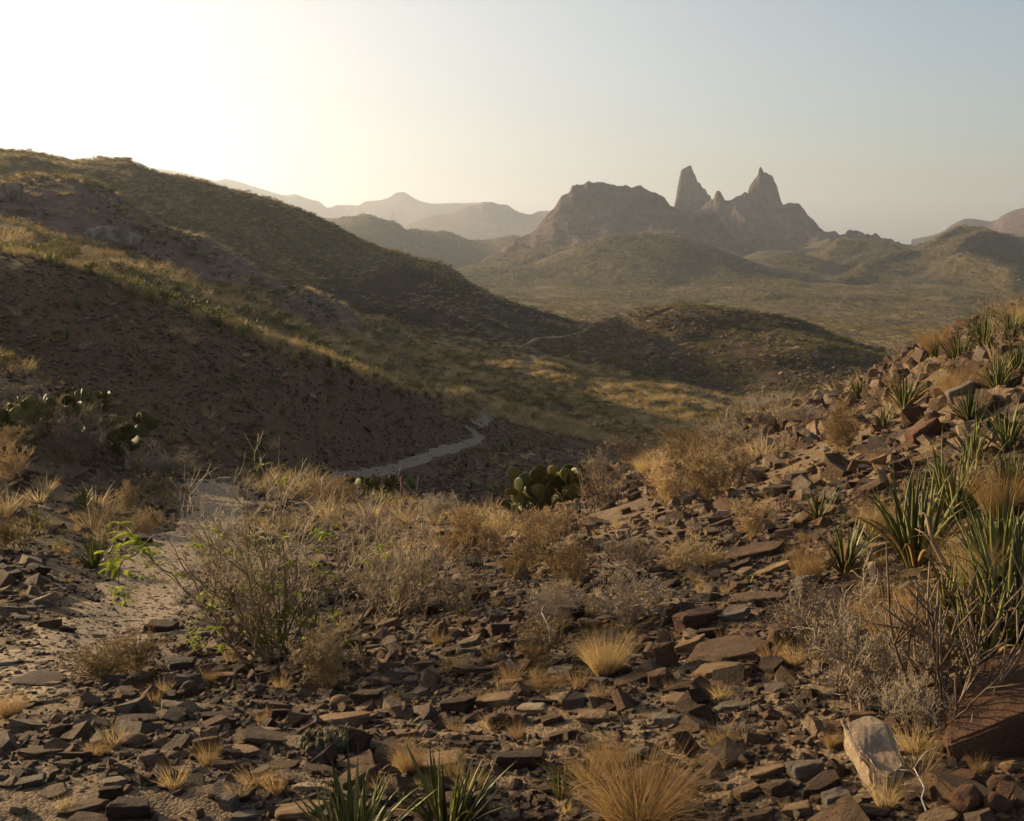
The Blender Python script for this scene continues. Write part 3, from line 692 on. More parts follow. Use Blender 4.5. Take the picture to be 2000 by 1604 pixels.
def leaf_poses(rd, n, open_=1.0):
    out = []
    for k in range(n):
        f = (k + .5) / n; a = k * 2.39996 + rd.gauss(0,.25); tilt = (.06 + 1.05 * f ** 1.1 * open_) + rd.gauss(0,.09)
        out.append((a, tilt, rd.uniform(.72,1.08) * (1 - .18 * abs(f - .35)), f))
    return out
def agave(px, py, hpx, label, n=30, open_=.9, group='spiky green rosette plants', single=False, spread=.05, name='agave_plant', cat='agave'):
    p = hit(px, py, LAYERS[:3]); d = project(p)[2]; n = int(n * (1.7 if n > 15 else 1.3)); L = hpx / F * d * (1.02 if px > 1500 else 1.05); rd = random.Random(int(px*7+py))
    poses = leaf_poses(rd, n, open_)
    if single:
        V, Fc, mi = [], [], []
        for a, tilt, s, f in poses:
            src = rd.choice(LEAVES) if f < .9 else rd.choice(DRYLEAF)
            mt = Matrix.Translation(Vector((math.cos(a), math.sin(a), 0)) * spread * L) @ Matrix.Rotation(a, 4, 'Z') @ Matrix.Rotation(tilt, 4, 'Y') @ Matrix.Scale(s * L, 4)
            i0 = len(V); V += [tuple(mt @ v.co) for v in src.vertices]
            for pl in src.polygons: Fc.append(tuple(i0 + i for i in pl.vertices)); mi.append(1 if f >= .9 else pl.material_index)
        me = bpy.data.meshes.new(name); me.from_pydata(V, [], Fc); me.materials.append(M['agave']); me.materials.append(M['agavedry'])
        me.polygons.foreach_set('material_index', mi); me.polygons.foreach_set('use_smooth', [True]*len(Fc))
        root = link(name, me, loc=p)
    else:
        root = link(name, None, loc=p)
        for a, tilt, s, f in poses:
            src = rd.choice(LEAVES) if f < .84 else rd.choice(DRYLEAF)
            c = link('leaf', src, root); e = Matrix.Rotation(a, 4, 'Z') @ Matrix.Rotation(tilt, 4, 'Y')
            c.location = Vector((math.cos(a), math.sin(a), -.1)) * spread * L; c.rotation_euler = e.to_euler(); c.scale = (s * L,) * 3
    tag(root, label, cat, group); LM.append((px, py - hpx * .4, None)); return root
_hit = hit
def hit(x, y, layers=None, **k):
    """as before, but a base that slips over the near crest is moved down onto it"""
    if 'rmin' in k: return _hit(x, y, layers, **k)
    for dy in range(0, 120, 5):
        p = _hit(x, y + dy, layers)
        if p.length < 24: return p
    return _hit(x, y, layers)
LM = []
REC = []        # objects whose label is written at the end: (obj, look, px, py)

def pad_mesh(seed):
    rd = random.Random(seed); bm = bmesh.new(); bmesh.ops.create_uvsphere(bm, u_segments=14, v_segments=9, radius=.5)
    for v in bm.verts:
        t = v.co.z + .5; wd = .62 + .42 * math.sin(min(1, t * 1.05) * 2.0); v.co.x *= wd; v.co.y *= .13 * (1 + .25 * mnoise.noise(v.co * 4 + Vector((seed,0,0)))); v.co.z += .5
        v.co.y += .05 * math.sin(v.co.z * 2.2 + seed)
    for f in bm.faces: f.smooth = True
    me = bpy.data.meshes.new('pad'); nb = len(bm.faces); pts = [v.co.copy() for v in bm.verts]; bm.to_mesh(me); bm.free()
    # spines
    mb = MB(); mb.v = [tuple(v.co) for v in me.vertices]; mb.f = [tuple(p.vertices) for p in me.polygons]; mb.mi = [0]*len(mb.f)
    for k in range(46):
        v = rd.choice(pts); c = Vector((0, 0, .5)); d = (Vector((v.x - c.x, (v.y) * 14, v.z - c.z))).normalized()
        for s in range(2): mb.blade(v, (d + Vector((rd.gauss(0,.4), rd.gauss(0,.4), rd.gauss(0,.4)))).normalized(), Vector((rd.gauss(0,1), 0, 1)), .10, .010, 0, 2, 1)
    me2 = mb.mesh('pad', [M['pear'], M['spine']]); me2.polygons.foreach_set('use_smooth', [i < nb for i in range(len(mb.f))]); return me2
PADS = [pad_mesh(i) for i in range(4)]
def prickly_pear(px, py, wpx, hpx, label, n=30):
    p = hit(px, py, LAYERS[:3]); d = project(p)[2]; wm, hm_ = wpx / F * d * 1.3, hpx / F * d * 1.6; rd = random.Random(int(px + py))
    root = link('prickly_pear', None, loc=p); ps = hm_ * .24; n = int(n * 1.9)
    todo = []; cnt = 0
    for k in range(max(5, n // 5)):
        x = rd.uniform(-.5,.5) * wm * .8; y = rd.uniform(-.35,.35) * wm
        todo.append((Vector((x, y, -.06 * hm_)), rd.uniform(-.5,.5) + x / wm * .9, rd.uniform(-.4,.4), 0))
    while todo and cnt < n:
        b, lean, lean2, lv = todo.pop(0); s = ps * rd.uniform(.75,1.1) * (.92 ** lv)
        rot = Euler((lean2, lean, 0)).to_matrix().to_4x4() @ Matrix.Rotation(rd.uniform(-1.3,1.3), 4, 'Z')
        c = link('pad', rd.choice(PADS), root, b, rot.to_euler(), s); cnt += 1
        if lv < 5:
            for q in range(rd.choice((1, 2, 2, 3))):
                th = rd.uniform(-1.0,1.0); tip = rot @ Vector((math.sin(th) * .42 * s, 0, (.52 + math.cos(th) * .42) * s))
                if (b + tip).z < hm_ * .85: todo.append((b + tip, lean * .6 + th * .6 + rd.gauss(0,.15), lean2 * .5 + rd.gauss(0,.3), lv + 1))
    tag(root, label, 'cactus', 'prickly pear cacti'); LM.append((px, py - hpx/2, None)); return root

def rock(px, py, wpx, hpx, colour, look, kind=None, group='loose rocks on the slope', rd=None, yaw=None, reg=True):
    """px,py centre of the rock in the photo"""
    rd = rd or random.Random(int(px * 13 + py * 7))
    p = hit(px, py + hpx * .42, LAYERS[:2]); d = project(p)[2]; w = wpx / F * d * 1.14; h = hpx / F * d * 1.14
    kind = kind or ('slab' if hpx < .5 * wpx else 'block')
    dep = w * rd.uniform(.55,.8); s = max(.12, min(.5, -p.z / max(1, p.y))) + .05
    t = (h - dep * s * .9) / .9; t = max(t, .34 * h, .12 * w)
    if kind == 'round': dep = w * .85; t = h * .9
    me = rd.choice(ROCKS[kind]); o = link('rock', me, loc=p)
    n = normal_at(p.x, p.y); q = Vector((0,0,1)).rotation_difference((n * .8 + Vector((0,0,.2)) + Vector((rd.gauss(0,.09), rd.gauss(0,.09), 0))).normalized())
    o.rotation_euler = (q.to_matrix() @ Matrix.Rotation(rd.uniform(-.5,.5) + (math.pi if rd.random() < .5 else 0) if yaw is None else yaw, 3, 'Z')).to_euler()
    o.scale = (w * 1.02, dep, t * 1.25); o.location = p + n * t * .30
    col = PAL[colour]; k = rd.uniform(.85,1.15); o.color = (col[0]*k, col[1]*k, col[2]*k, 1)
    tag(o, None, 'rock', group)
    REC.append((o, look or colour, px, py)); ROCKPOS.append((p.x, p.y, max(w, dep) * .5)); return o
PAL = {'dark brown': (.095,.056,.032), 'brown': (.19,.118,.064), 'rust brown': (.18,.095,.052), 'tan': (.40,.275,.15), 'pale': (.52,.43,.31), 'grey': (.25,.22,.18), 'dark grey': (.125,.112,.092)}
ROCKPOS = []

# ------------------------------------------------------------------ rocks that can be told apart
DB,BR,RB,TN,PL,GR,DG = 'dark brown','brown','rust brown','tan','pale','grey','dark grey'
HERO = [(70,1318,118,46,DB),(104,1337,30,18,TN),(220,1325,46,30,GR),(240,1347,60,30,DB),(352,1293,56,38,DG),(520,1308,55,30,DB),(367,1345,44,38,BR,'round'),(500,1347,34,28,GR,'round'),
(205,1388,62,16,TN),(270,1397,96,36,DB),(120,1425,52,42,DB),(80,1462,106,30,BR),(150,1472,56,30,DB),(60,1520,50,30,GR),(105,1537,80,28,BR),(215,1545,46,36,DB),(165,1567,90,32,BR),(175,1592,82,30,BR),
(257,1570,80,52,DB),(37,1575,34,25,PL),(222,1520,52,22,PL),(350,1500,60,30,BR),(360,1420,56,24,DB),(405,1420,42,24,BR),(390,1385,32,20,GR),(548,1392,46,26,DB),(520,1422,62,16,TN),(665,1402,122,20,TN),
(530,1442,130,18,BR),(465,1463,78,16,TN),(440,1490,58,28,BR),(450,1537,86,44,DB),(447,1562,38,38,GR),(475,1588,66,18,GR),(530,1517,66,20,TN),(400,1450,50,40,BR),(550,1490,60,24,BR),(625,1495,76,30,BR),
(695,1490,82,16,TN),(725,1360,66,46,DB),(600,1355,40,20,BR),(787,1425,62,22,TN),(875,1430,62,24,TN),(895,1375,66,40,DB),(930,1300,86,30,BR),(965,1262,52,26,DB),(975,1362,78,46,TN),(970,1405,60,30,BR,'round'),
(850,1475,122,48,TN),(795,1530,62,12,TN),(590,1572,132,46,TN),(600,1530,66,26,PL),(940,1235,36,26,RB,'round'),(1362,1205,72,46,RB),(1440,1195,60,32,GR),(1475,1160,112,36,BR),(1390,1233,56,32,DB),(1430,1258,160,50,BR),
(1350,1257,60,32,TN),(1305,1280,40,50,BR),(1535,1235,66,50,BR),(1405,1302,112,44,TN),(1442,1315,36,24,TN),(1395,1333,46,22,BR),(1235,1320,76,28,BR),(1327,1360,80,20,TN),(1325,1343,76,14,BR),(1430,1375,72,30,GR),
(1165,1327,52,25,GR),(1040,1382,52,30,PL),(1160,1395,56,36,TN),(1305,1402,66,34,GR),(1192,1415,50,20,GR),(1015,1475,92,52,DB),(1400,1475,62,26,TN),(1500,1500,82,38,TN),(1577,1495,76,50,GR),(1520,1532,62,40,BR),
(1640,1568,62,66,GR),(1620,1540,84,40,BR),(1715,1575,96,36,DB),(1645,1447,36,22,TN),(1582,1410,36,18,PL),(1867,1512,86,40,RB),(1890,1557,72,56,RB,'round'),(1950,1567,56,50,RB,'round'),
(1955,1525,56,36,RB,'round'),(1972,1495,44,24,TN,'round'),(1930,1500,28,26,TN,'round'),(1890,1375,62,42,DG),(1580,1145,42,54,GR),(1715,1120,24,46,PL),(1120,1190,56,46,DB),(940,1157,42,30,RB),(1103,1154,52,18,DB),
(1218,1042,24,20,PL),(1229,1063,62,24,RB),(1110,1075,36,25,TN),(1810,844,76,38,RB),(1823,886,76,22,BR),(1765,910,42,30,DB),(1725,900,36,22,TN),(1732,938,14,40,PL),(1710,950,60,30,BR),(1535,1038,46,22,TN),
(1465,1077,122,22,BR),(1510,1108,82,20,TN),(1885,768,62,36,GR),(1790,812,46,30,BR),(1670,820,40,26,BR),(1345,1420,60,26,BR),(1265,1395,46,20,TN),(1100,1430,60,30,BR),(1050,1330,66,24,BR),(1000,1330,56,28,TN),
(940,1440,60,20,BR),(1080,1400,40,26,BR),(1460,1540,56,30,TN),(1560,1575,50,36,TN),(1480,1585,60,30,BR),(1380,1530,44,26,BR),(1790,1545,60,30,DB),(1830,1590,90,28,TN),(1560,1440,44,20,BR),(1500,1430,40,20,TN),(1040,1585,50,24,BR),
(440,937,34,16,PL),(390,940,40,10,GR),(330,935,36,12,GR),(215,1201,66,14,PL),(262,1213,54,8,PL),(312,1222,64,36,DB),(95,1218,44,28,BR),(60,1185,30,14,GR),(80,1175,40,18,GR),(16,1293,44,24,PL),(15,1350,40,20,DB),
(230,1160,30,14,GR),(70,1110,46,26,DB),(45,1020,44,14,PL),(85,990,36,10,PL),(215,1004,46,20,BR),(300,985,50,22,DB),(165,1030,40,16,TN),(270,1050,60,26,DB),(130,1230,30,20,DB),(190,1240,44,18,GR)]
SHAPEWORD = {'slab': ['flat', 'slab like', 'thin'], 'block': ['blocky', 'angular', 'chunky'], 'round': ['rounded', 'smooth', 'rounded']}
for h in HERO:
    kd = h[5] if len(h) > 5 else ('slab' if h[3] < .5 * h[2] else 'block')
    rock(*h[:5], f"{h[4]} {SHAPEWORD[kd][int(h[0]) % 3]}", kd)
# the two biggest get their own words
def special(px, py, w, h, dep, t, col, rz, tilt, label, seed, kind='block', lift=.25):
    p = hit(px, py, LAYERS[:2]); me = rock_mesh(seed, kind, 3); o = link('boulder' if 'boulder' in label else 'rock', me, loc=p + Vector((0,0,t*lift)))
    o.rotation_euler = (tilt[0], tilt[1], rz); o.scale = (w, dep, t); o.color = (*PAL[col], 1); tag(o, label, 'boulder' if 'boulder' in label else 'rock'); ROCKPOS.append((p.x, p.y, w*.5))
    return o
def hull_rock(px, py, pts, col, label, name, seed):
    p = hit(px, py, LAYERS[:2]); bm = bmesh.new()
    for q in pts: bm.verts.new(q)
    r = bmesh.ops.convex_hull(bm, input=bm.verts); bmesh.ops.delete(bm, geom=[g for g in bm.verts if not g.link_faces], context='VERTS')
    bmesh.ops.dissolve_limit(bm, angle_limit=R(4), verts=bm.verts, edges=bm.edges)
    bmesh.ops.bevel(bm, geom=bm.edges[:], offset=0.008, segments=2, affect='EDGES'); bmesh.ops.triangulate(bm, faces=bm.faces[:])
    for k in range(4): bmesh.ops.subdivide_edges(bm, edges=[e for e in bm.edges if e.calc_length() > 0.02], cuts=1); bmesh.ops.triangulate(bm, faces=bm.faces[:])
    bm.normal_update(); o_ = Vector((seed, 0, 0))
    for v in bm.verts: v.co += v.normal * (mnoise.noise(v.co * 9 + o_) * .012 + mnoise.noise(Vector((v.co.x*14, v.co.y*14, v.co.z*45)) + o_) * .004 + mnoise.noise(v.co * 60 + o_) * .0015)
    bmesh.ops.recalc_face_normals(bm, faces=bm.faces[:]); me = bpy.data.meshes.new(name); bm.to_mesh(me); bm.free(); me.materials.append(M['rock'])
    o = link(name, me, loc=p, scale=.88 if name == 'boulder' else .95); o.color = (*[c_ * (.78 if name == 'boulder' else 1) for c_ in PAL[col]], 1); tag(o, label, name); ROCKPOS.append((p.x + .1, p.y + .1, .15)); return o
hull_rock(1865, 1492, [(0,0,-.03),(.25,-.04,-.04),(.5,-.05,-.04),(-.02,.02,.055),(.12,.0,.125),(.25,.0,.19),(.5,-.03,.25),(.07,.25,.10),(.18,.34,.19),(.34,.36,.27),(.6,.3,.30),(.05,.35,-.05),(.6,.35,-.05),(.62,-.03,.1)], RB, 'huge rust brown boulder with a sloping lit top, cut by the right edge', 'boulder', 3)
hull_rock(1733, 1538, [(-.045,.0,-.01),(.04,-.01,-.01),(0,-.03,-.01),(-.058,.0,.062),(.05,-.005,.058),(-.005,-.035,.05),(.072,.10,.070),(-.068,.12,.078),(-.062,.22,.095),(.015,.25,.11),(.055,.21,.10),(-.06,.22,.0),(.05,.22,.0)], PL, 'big pale oblong stone slab tilted towards the viewer under the grey bush', 'rock', 7)
LM += [(1930,1400,'the huge rust boulder'),(1730,1475,'the big pale tilted slab')]
# further loose rocks, each its own
rd = random.Random(5); n_more = 0
while n_more < 150:
    px = rd.uniform(-10, 2010); py = rd.uniform(960, 1600) if rd.random() < .8 else rd.uniform(760, 1000)
    if py < 960 and px < 1500: continue
    p = hit(px, py, LAYERS[:2])
    if p.length > 24: continue
    if path_dist(np.array([p.x]), np.array([p.y]), PATH[0][0])[0] < .5: continue
    if any((p.x-a)**2 + (p.y-b)**2 < (c + .09)**2 for a, b, c in ROCKPOS): continue
    sz = rd.uniform(.07, .15) * F / project(p)[2]; sz = min(sz, 62)
    if sz < 18: continue
    cn = rd.choice([BR, BR, TN, RB, DB, GR, TN]); kd = rd.choice(['slab','slab','block','block','round'])
    rock(px, py, sz, sz * rd.uniform(.3,.6), cn, f"{cn} {SHAPEWORD[kd][int(px) % 3]}", kd, rd=rd); n_more += 1

# ------------------------------------------------------------------ scattered growth and stones (instances on real ground)
hidden = bpy.data.collections.new('growth')       # not linked: only a source of instances
def proto_coll(name, meshes):
    c = bpy.data.collections.new(name)
    for i, me in enumerate(meshes): o = bpy.data.objects.new(f'{name}_{i:02d}', me); c.objects.link(o)
    return c
def scatter_obj(name, label, coll, pts, rot, scl, idx, cat=None):
    me = bpy.data.meshes.new(name); n = len(pts); me.vertices.add(n); me.vertices.foreach_set('co', pts.astype(np.float32).ravel())
    for nm_, ty, data in (('rot','FLOAT_VECTOR',rot), ('scl','FLOAT_VECTOR',scl), ('idx','INT',idx)):
        at = me.attributes.new(nm_, ty, 'POINT'); at.data.foreach_set('vector' if ty == 'FLOAT_VECTOR' else 'value', np.ascontiguousarray(data, dtype=np.float32 if ty != 'INT' else np.int32).ravel())
    o = link(name, me); ng = bpy.data.node_groups.new(name, 'GeometryNodeTree')
    ng.interface.new_socket('Geometry', in_out='INPUT', socket_type='NodeSocketGeometry'); ng.interface.new_socket('Geometry', in_out='OUTPUT', socket_type='NodeSocketGeometry')
    N = ng.nodes.new; gi = N('NodeGroupInput'); go = N('NodeGroupOutput'); ip = N('GeometryNodeInstanceOnPoints'); ci = N('GeometryNodeCollectionInfo')
    ci.inputs['Collection'].default_value = coll; ci.inputs['Separate Children'].default_value = True; ci.inputs['Reset Children'].default_value = True
    def attr(nm_, ty): a = N('GeometryNodeInputNamedAttribute'); a.data_type = ty; a.inputs['Name'].default_value = nm_; return a.outputs['Attribute']
    e2r = N('FunctionNodeEulerToRotation'); L = ng.links.new
    L(gi.outputs[0], ip.inputs['Points']); L(ci.outputs[0], ip.inputs['Instance']); ip.inputs['Pick Instance'].default_value = True
    L(attr('rot','FLOAT_VECTOR'), e2r.inputs[0]); L(e2r.outputs[0], ip.inputs['Rotation']); L(attr('scl','FLOAT_VECTOR'), ip.inputs['Scale']); L(attr('idx','INT'), ip.inputs['Instance Index'])
    L(ip.outputs[0], go.inputs[0]); md = o.modifiers.new('instances', 'NODES'); md.node_group = ng
    tag(o, label, cat, kind='stuff'); return o
def sample(L, n, r0, r1, a0=-.6, a1=.6, power=1.0, others=LAYERS[:7], mask=None):
    n = int(n * 1.22); az = rng.uniform(max(a0, L.az0), min(a1, L.az1), n); u = rng.random(n)
    if power == 0: r = r0 * (r1 / r0) ** u
    else: r = (r0 ** (power+1) + u * (r1 ** (power+1) - r0 ** (power+1))) ** (1 / (power+1))
    x, y = r * np.sin(az), r * np.cos(az)
    if mask is not None: k = mask(x, y, r); x, y, r, az = x[k], y[k], r[k], az[k]
    z = L.z(az, r); ok = z > -5000
    for O in others:
        if O is L: continue
        ok &= O.z(az, r, noise=False) < z + .3
    for pl, w in PATH: ok &= path_dist(x, y, pl) > w * .62
    return np.stack([x, y, z], 1)[ok]
def clump(scale, thr, soft=.35, seed=0.0):
    return lambda x, y, r: rng.random(len(x)) < np.clip((perlin(x/scale+seed, y/scale-seed) + perlin(x/scale*2.7, y/scale*2.7+seed)*.5 - thr) / soft + .5, 0, 1)
def rand_rs(n, s0, s1, tilt=.12, flat=(1,1,1), flatj=0.15, nvar=3, base_i=0, skew=1.6):
    rot = np.stack([rng.normal(0,tilt,n), rng.normal(0,tilt,n), rng.uniform(0,6.283,n)], 1)
    s = (s0 + (s1 - s0) * rng.random(n) ** skew)[:,None]; scl = s * np.array(flat)[None,:] * (1 + rng.normal(0, flatj, (n,3))).clip(.5,1.6)
    return rot, scl, rng.integers(0, nvar, n) + base_i
def stack(parts):
    return [np.concatenate([p[k] for p in parts]) for k in range(4)]
SCOLL = proto_coll('stone_source', STONES)
NS = len(STONES); parts = []
def stones_on(L, n, r0, r1, s0, s1, mask=None, flat=(1,.75,.46), power=1.0, tilt=.34, skew=1.8, a0=-.6, a1=.6):
    if r1 < 12 and a0 == -.6: a0, a1, n = -.9, .9, int(n * 1.5)
    P = sample(L, n, r0, r1, a0, a1, power, mask=mask)
    ok = np.ones(len(P), bool)
    if L is base and s1 > .05:
        for a, b, c in ROCKPOS: ok &= (P[:,0]-a)**2 + (P[:,1]-b)**2 > (c*.55)**2
    P = P[ok]; rr = rand_rs(len(P), s0, s1, tilt, flat, .22, NS, skew=skew); P[:,2] += rr[1][:,2] * .12
    parts.append((P, *rr))
stones_on(base, 40000, 2.2, 8, .008, .05, clump(.9, -.5), skew=1.8)
stones_on(base, 30000, 6, 27, .02, .09, clump(1.6, -.1))
stones_on(base, 4600, 2.3, 10, .035, .15, clump(1.1, -.25, seed=3.3), skew=1.9)
stones_on(base, 6500, 8, 27, .09, .26, clump(2.2, 0, seed=5.1), skew=1.5)
stones_on(base, 2200, 9, 24, .12, .34, clump(2.2, -.3, seed=5.1), skew=1.5, a0=.12, a1=.46)
scatter_obj('loose_stones', 'loose broken stones and gravel strewn over the near slope', SCOLL, *stack(parts)); parts = []
stones_on(scree, 60000, 24, 66, .04, .20, clump(3.0, -.6, seed=1.7), power=.6, flat=(1,.8,.34), skew=2.0)
stones_on(scree, 3000, 26, 60, .2, .45, clump(4.0, -.1, seed=8.7), power=.6, flat=(1,.75,.3), skew=2.0)
stones_on(darkknoll, 9000, 150, 212, .25, .8, clump(9.0, -.1), skew=2.2); stones_on(knoll, 6000, 172, 225, .25, .7, clump(9.0, 0), skew=2.2)
stones_on(pink, 4000, 85, 125, .15, .7, clump(7.0, 0), skew=2.4)
scatter_obj('scree_stones', 'broken stones covering the brown scree hill and the knolls beyond', SCOLL, *stack(parts)); parts = []
# gravel on the near path
pl = PATH[0][0]; n = 12000; k = rng.integers(0, len(pl)-1, n); f = rng.random((n,1)); q = pl[k]*(1-f) + pl[k+1]*f
x = q[:,0] + rng.normal(0,.33,n); y = q[:,1] + rng.normal(0,.33,n); 
for pl, w in PATH[1:3]:
    m_ = 800; k = rng.integers(0, len(pl)-1, m_); f = rng.random((m_,1)); q = pl[k]*(1-f) + pl[k+1]*f; dd = rng.choice([-1, 1], m_) * w * (.3 + .35 * rng.random(m_)); an = rng.uniform(0, 6.28, m_)
    x = np.concatenate([x, q[:,0] + dd*np.cos(an)]); y = np.concatenate([y, q[:,1] + dd*np.sin(an)])
P = np.stack([x, y, H(x, y, LAYERS[:3]) + .012], 1)
scatter_obj('path_gravel', 'small pale gravel lying on the footpath', SCOLL, P, *(lambda a: (a[0], a[1] * np.where(np.arange(len(x)) >= n, 3.0, 1.0)[:,None], a[2]))(rand_rs(len(x), .006, .05, .2, (1,.8,.45), .2, NS, skew=3.5)))

G_GOLD = [tuft_mesh(i, 90, 1.0, .14, .016, M['gold'], .5, .45) for i in range(3)]
G_STRAW = [tuft_mesh(10+i, 60, 1.0, .20, .026, M['straw'], .9, .8) for i in range(3)]
G_TALL = [tuft_mesh(20+i, 36, 1.0, .14, .014, M['straw'], .35, .35) for i in range(2)]
S_OL = [shrub_mesh(i, 90, M['olive']) for i in range(3)]
S_TAN = [shrub_mesh(10+i, 90, M['tan_shrub']) for i in range(3)]
S_TWIG = [bush_mesh('dry_bush', 30+i, 7, 1.0, .8, M['twig'], 2, 4, thick=1.1, minr=.006) for i in range(2)]
A_FAR = []
for i in range(2):
    rd = random.Random(i); mb = MB()
    for a, tilt, s, f in leaf_poses(rd, 34, .95):
        d = Vector((math.cos(a)*math.sin(tilt), math.sin(a)*math.sin(tilt), math.cos(tilt))); mb.blade(Vector((0,0,0)), d, Vector((-math.sin(a), math.cos(a), 0)).cross(d), s, .09, .1, 3)
    A_FAR.append(mb.mesh('agave', M['agave']))
GC = proto_coll('plant_source', G_GOLD + G_STRAW + G_TALL + S_OL + S_TAN + S_TWIG + A_FAR)
IG, IS, IT, IO, ITN, ITW, IA = 0, 3, 6, 8, 11, 14, 16
def grow(P, s0, s1, base_i, nvar, flat=(1,1,1), skew=1.4, tilt=.1): parts.append((P, *rand_rs(len(P), s0, s1, tilt, flat, .15, nvar, base_i, skew)))
# near ground
grow(sample(base, 2600, 2.6, 26, mask=clump(1.4, .15, seed=2.0)), .03, .12, IG, 3, (1.2,1.2,1))
grow(sample(base, 1700, 9, 27, mask=clump(2.4, .1, seed=12.0)), .10, .36, IS, 3, (1.2,1.2,1))
grow(sample(base, 360, 11, 27, mask=clump(2.4, .0, seed=22.0)), .12, .32, ITW, 2, (1.2,1.2,1))
grow(sample(base, 300, 11, 27, a0=-.48, a1=-.1, mask=clump(2.4, .0, seed=32.0)), .15, .34, ITN, 3)
scatter_obj('dry_grass', 'small dry grasses and twiggy plants scattered among the near stones', GC, *stack(parts)); parts = []
# scree hill: crest grass and a few shrubs
LRs, Zs = scree.cols(np.array([0.0]))
def along_crest(L, idx, n, back, front, a0, a1):
    az = rng.uniform(a0, a1, n); LR, Z = L.cols(az); r = np.exp(LR[:, idx]) + rng.uniform(-front, back, n)
    z = L.z(az, r); return np.stack([r*np.sin(az), r*np.cos(az), z], 1)[z > -5000]
crest = along_crest(scree, 3, 2600, 5, 1.2, -.6, .14); grow(crest, .2, .55, IT, 2, skew=1.2)
crest = along_crest(scree, 3, 1800, 6, .8, -.6, .14); grow(crest, .15, .45, IG, 3, (1.2,1.2,1), skew=1.2)
crest = along_crest(scree, 3, 1500, 1.5, 4.5, -.06, .16); grow(crest, .15, .5, IS, 3, (1.2,1.2,1), skew=1.2)
grow(along_crest(scree, 3, 240, 5, 2, -.6, .14), .3, .55, IA, 2)
grow(along_crest(scree, 3, 260, 6, 2, -.6, .14), .3, .8, IO, 3)
grow(sample(scree, 1300, 26, 62, mask=clump(4, .2, seed=4.4)), .12, .5, IS, 3, (1.2,1.2,1))
grow(sample(scree, 800, 26, 62, mask=clump(4, .2, seed=7.4)), .2, .7, IO, 3, (1.2,1.2,.7)); grow(sample(scree, 160, 26, 62), .2, .6, IA, 2)
scatter_obj('crest_grass', 'tall dry grass and small green rosettes along the scree hill crest', GC, *stack(parts)); parts = []
# golden grass slope behind it
ms = clump(5, .0, .25, seed=6.1)
grow(sample(strip, 26000, 56, 190, power=.7, mask=ms), .4, .9, IS, 3, (1.3,1.3,.95)); grow(sample(strip, 9000, 56, 190, power=.7, mask=clump(6, .0, .25, seed=9.)), .4, .85, IG, 3, (1.4,1.4,.9))
grow(sample(strip, 12000, 56, 190, power=.7, mask=clump(9, .15, .25, seed=19.)), .35, 1.0, IO, 3, (1.2,1.2,.8)); grow(sample(strip, 4000, 56, 190, power=.7), .3, .9, ITN, 3, (1.2,1.2,.8))
grow(sample(strip, 900, 56, 160, power=.7), .3, .6, IA, 2)
scatter_obj('bunch_grass', 'golden bunch grass and low shrubs on the middle slope', GC, *stack(parts)); parts = []
grow(sample(pink, 2200, 82, 135, mask=clump(9, .0)), .25, .7, IS, 3, (1.4,1.4,.8)); grow(sample(pink, 1800, 82, 135, mask=clump(9, .1, seed=3.)), .4, 1.1, IO, 3, (1.2,1.2,.7))
grow(along_crest(pink, 2, 900, 4, 3, -.6, -.1), .3, .8, IS, 3, (1.3,1.3,.8))
grow(sample(leftback, 16000, 160, 375, mask=clump(22, -.6, .8)), .4, .95, IS, 3, (1.5,1.5,.8)); grow(sample(leftback, 6000, 160, 375, mask=clump(25, -.3, .8, seed=5.)), .4, 1.2, IO, 3, (1.2,1.2,.75))
grow(sample(leftback, 9000, 160, 375), .4, 1.1, ITN, 3, (1.2,1.2,.75)); grow(along_crest(leftback, 2, 700, 12, 6, -.6, .02), .4, 1.3, IO, 3)
scatter_obj('hillside_scrub', 'low dry scrub dotted over the left hillsides', GC, *stack(parts)); parts = []
grow(sample(knoll, 4200, 168, 232, mask=clump(16, .05)), .35, .8, IS, 3, (1.5,1.5,.75)); grow(sample(knoll, 2500, 168, 232, mask=clump(16, 0, seed=8.)), .5, 1.2, IO, 3, (1.2,1.2,.7))
grow(sample(darkknoll, 2200, 145, 212, mask=clump(12, .05, seed=2.)), .25, .75, IS, 3, (1.5,1.5,.8)); grow(sample(darkknoll, 2600, 145, 212, mask=clump(14, .1, seed=3.)), .5, 1.1, ITN, 3, (1.2,1.2,.7)); grow(sample(darkknoll, 3200, 145, 212), .35, 1.0, IO, 3, (1.2,1.2,.7))
scatter_obj('knoll_scrub', 'pale tufts and low bushes scattered over the shaded knolls', GC, *stack(parts)); parts = []
NF = LAYERS[7:14]
grow(sample(base, 34000, 240, 1000, -.25, .6, mask=clump(45, -.5)), .9, 2.0, ITN, 3, (1.3,1.3,.8)); grow(sample(base, 34000, 240, 1000, -.25, .6, mask=clump(50, -.4, seed=7.)), .9, 2.2, IO, 3, (1.3,1.3,.8))
grow(sample(base, 12000, 240, 600, -.25, .6, mask=clump(40, -.3, seed=9.)), .8, 1.5, IS, 3, (1.7,1.7,.8))
scatter_obj('plain_scrub', 'dense low desert scrub covering the wide plain', GC, *stack(parts)); parts = []
for L, n, r0, r1 in ((dome, 12000, 660, 1040), (rhill, 16000, 720, 1340), (rhill0, 2500, 950, 1120), (plaindip, 2500, 700, 900), (mesa, 9000, 980, 1290), (g1, 2500, 1100, 1700), (cone, 900, 1280, 1500)):
    P = sample(L, n, r0, r1, -.3, .55, others=LAYERS[7:14], mask=clump(60, -.4)); grow(P, 1.6, 3.6, ITN, 3, (1.2,1.2,.75)); 
    P = sample(L, n // 2, r0, r1, -.3, .55, others=LAYERS[7:14], mask=clump(60, -.2, seed=4.)); grow(P, 1.6, 4.0, IO, 3, (1.2,1.2,.75))
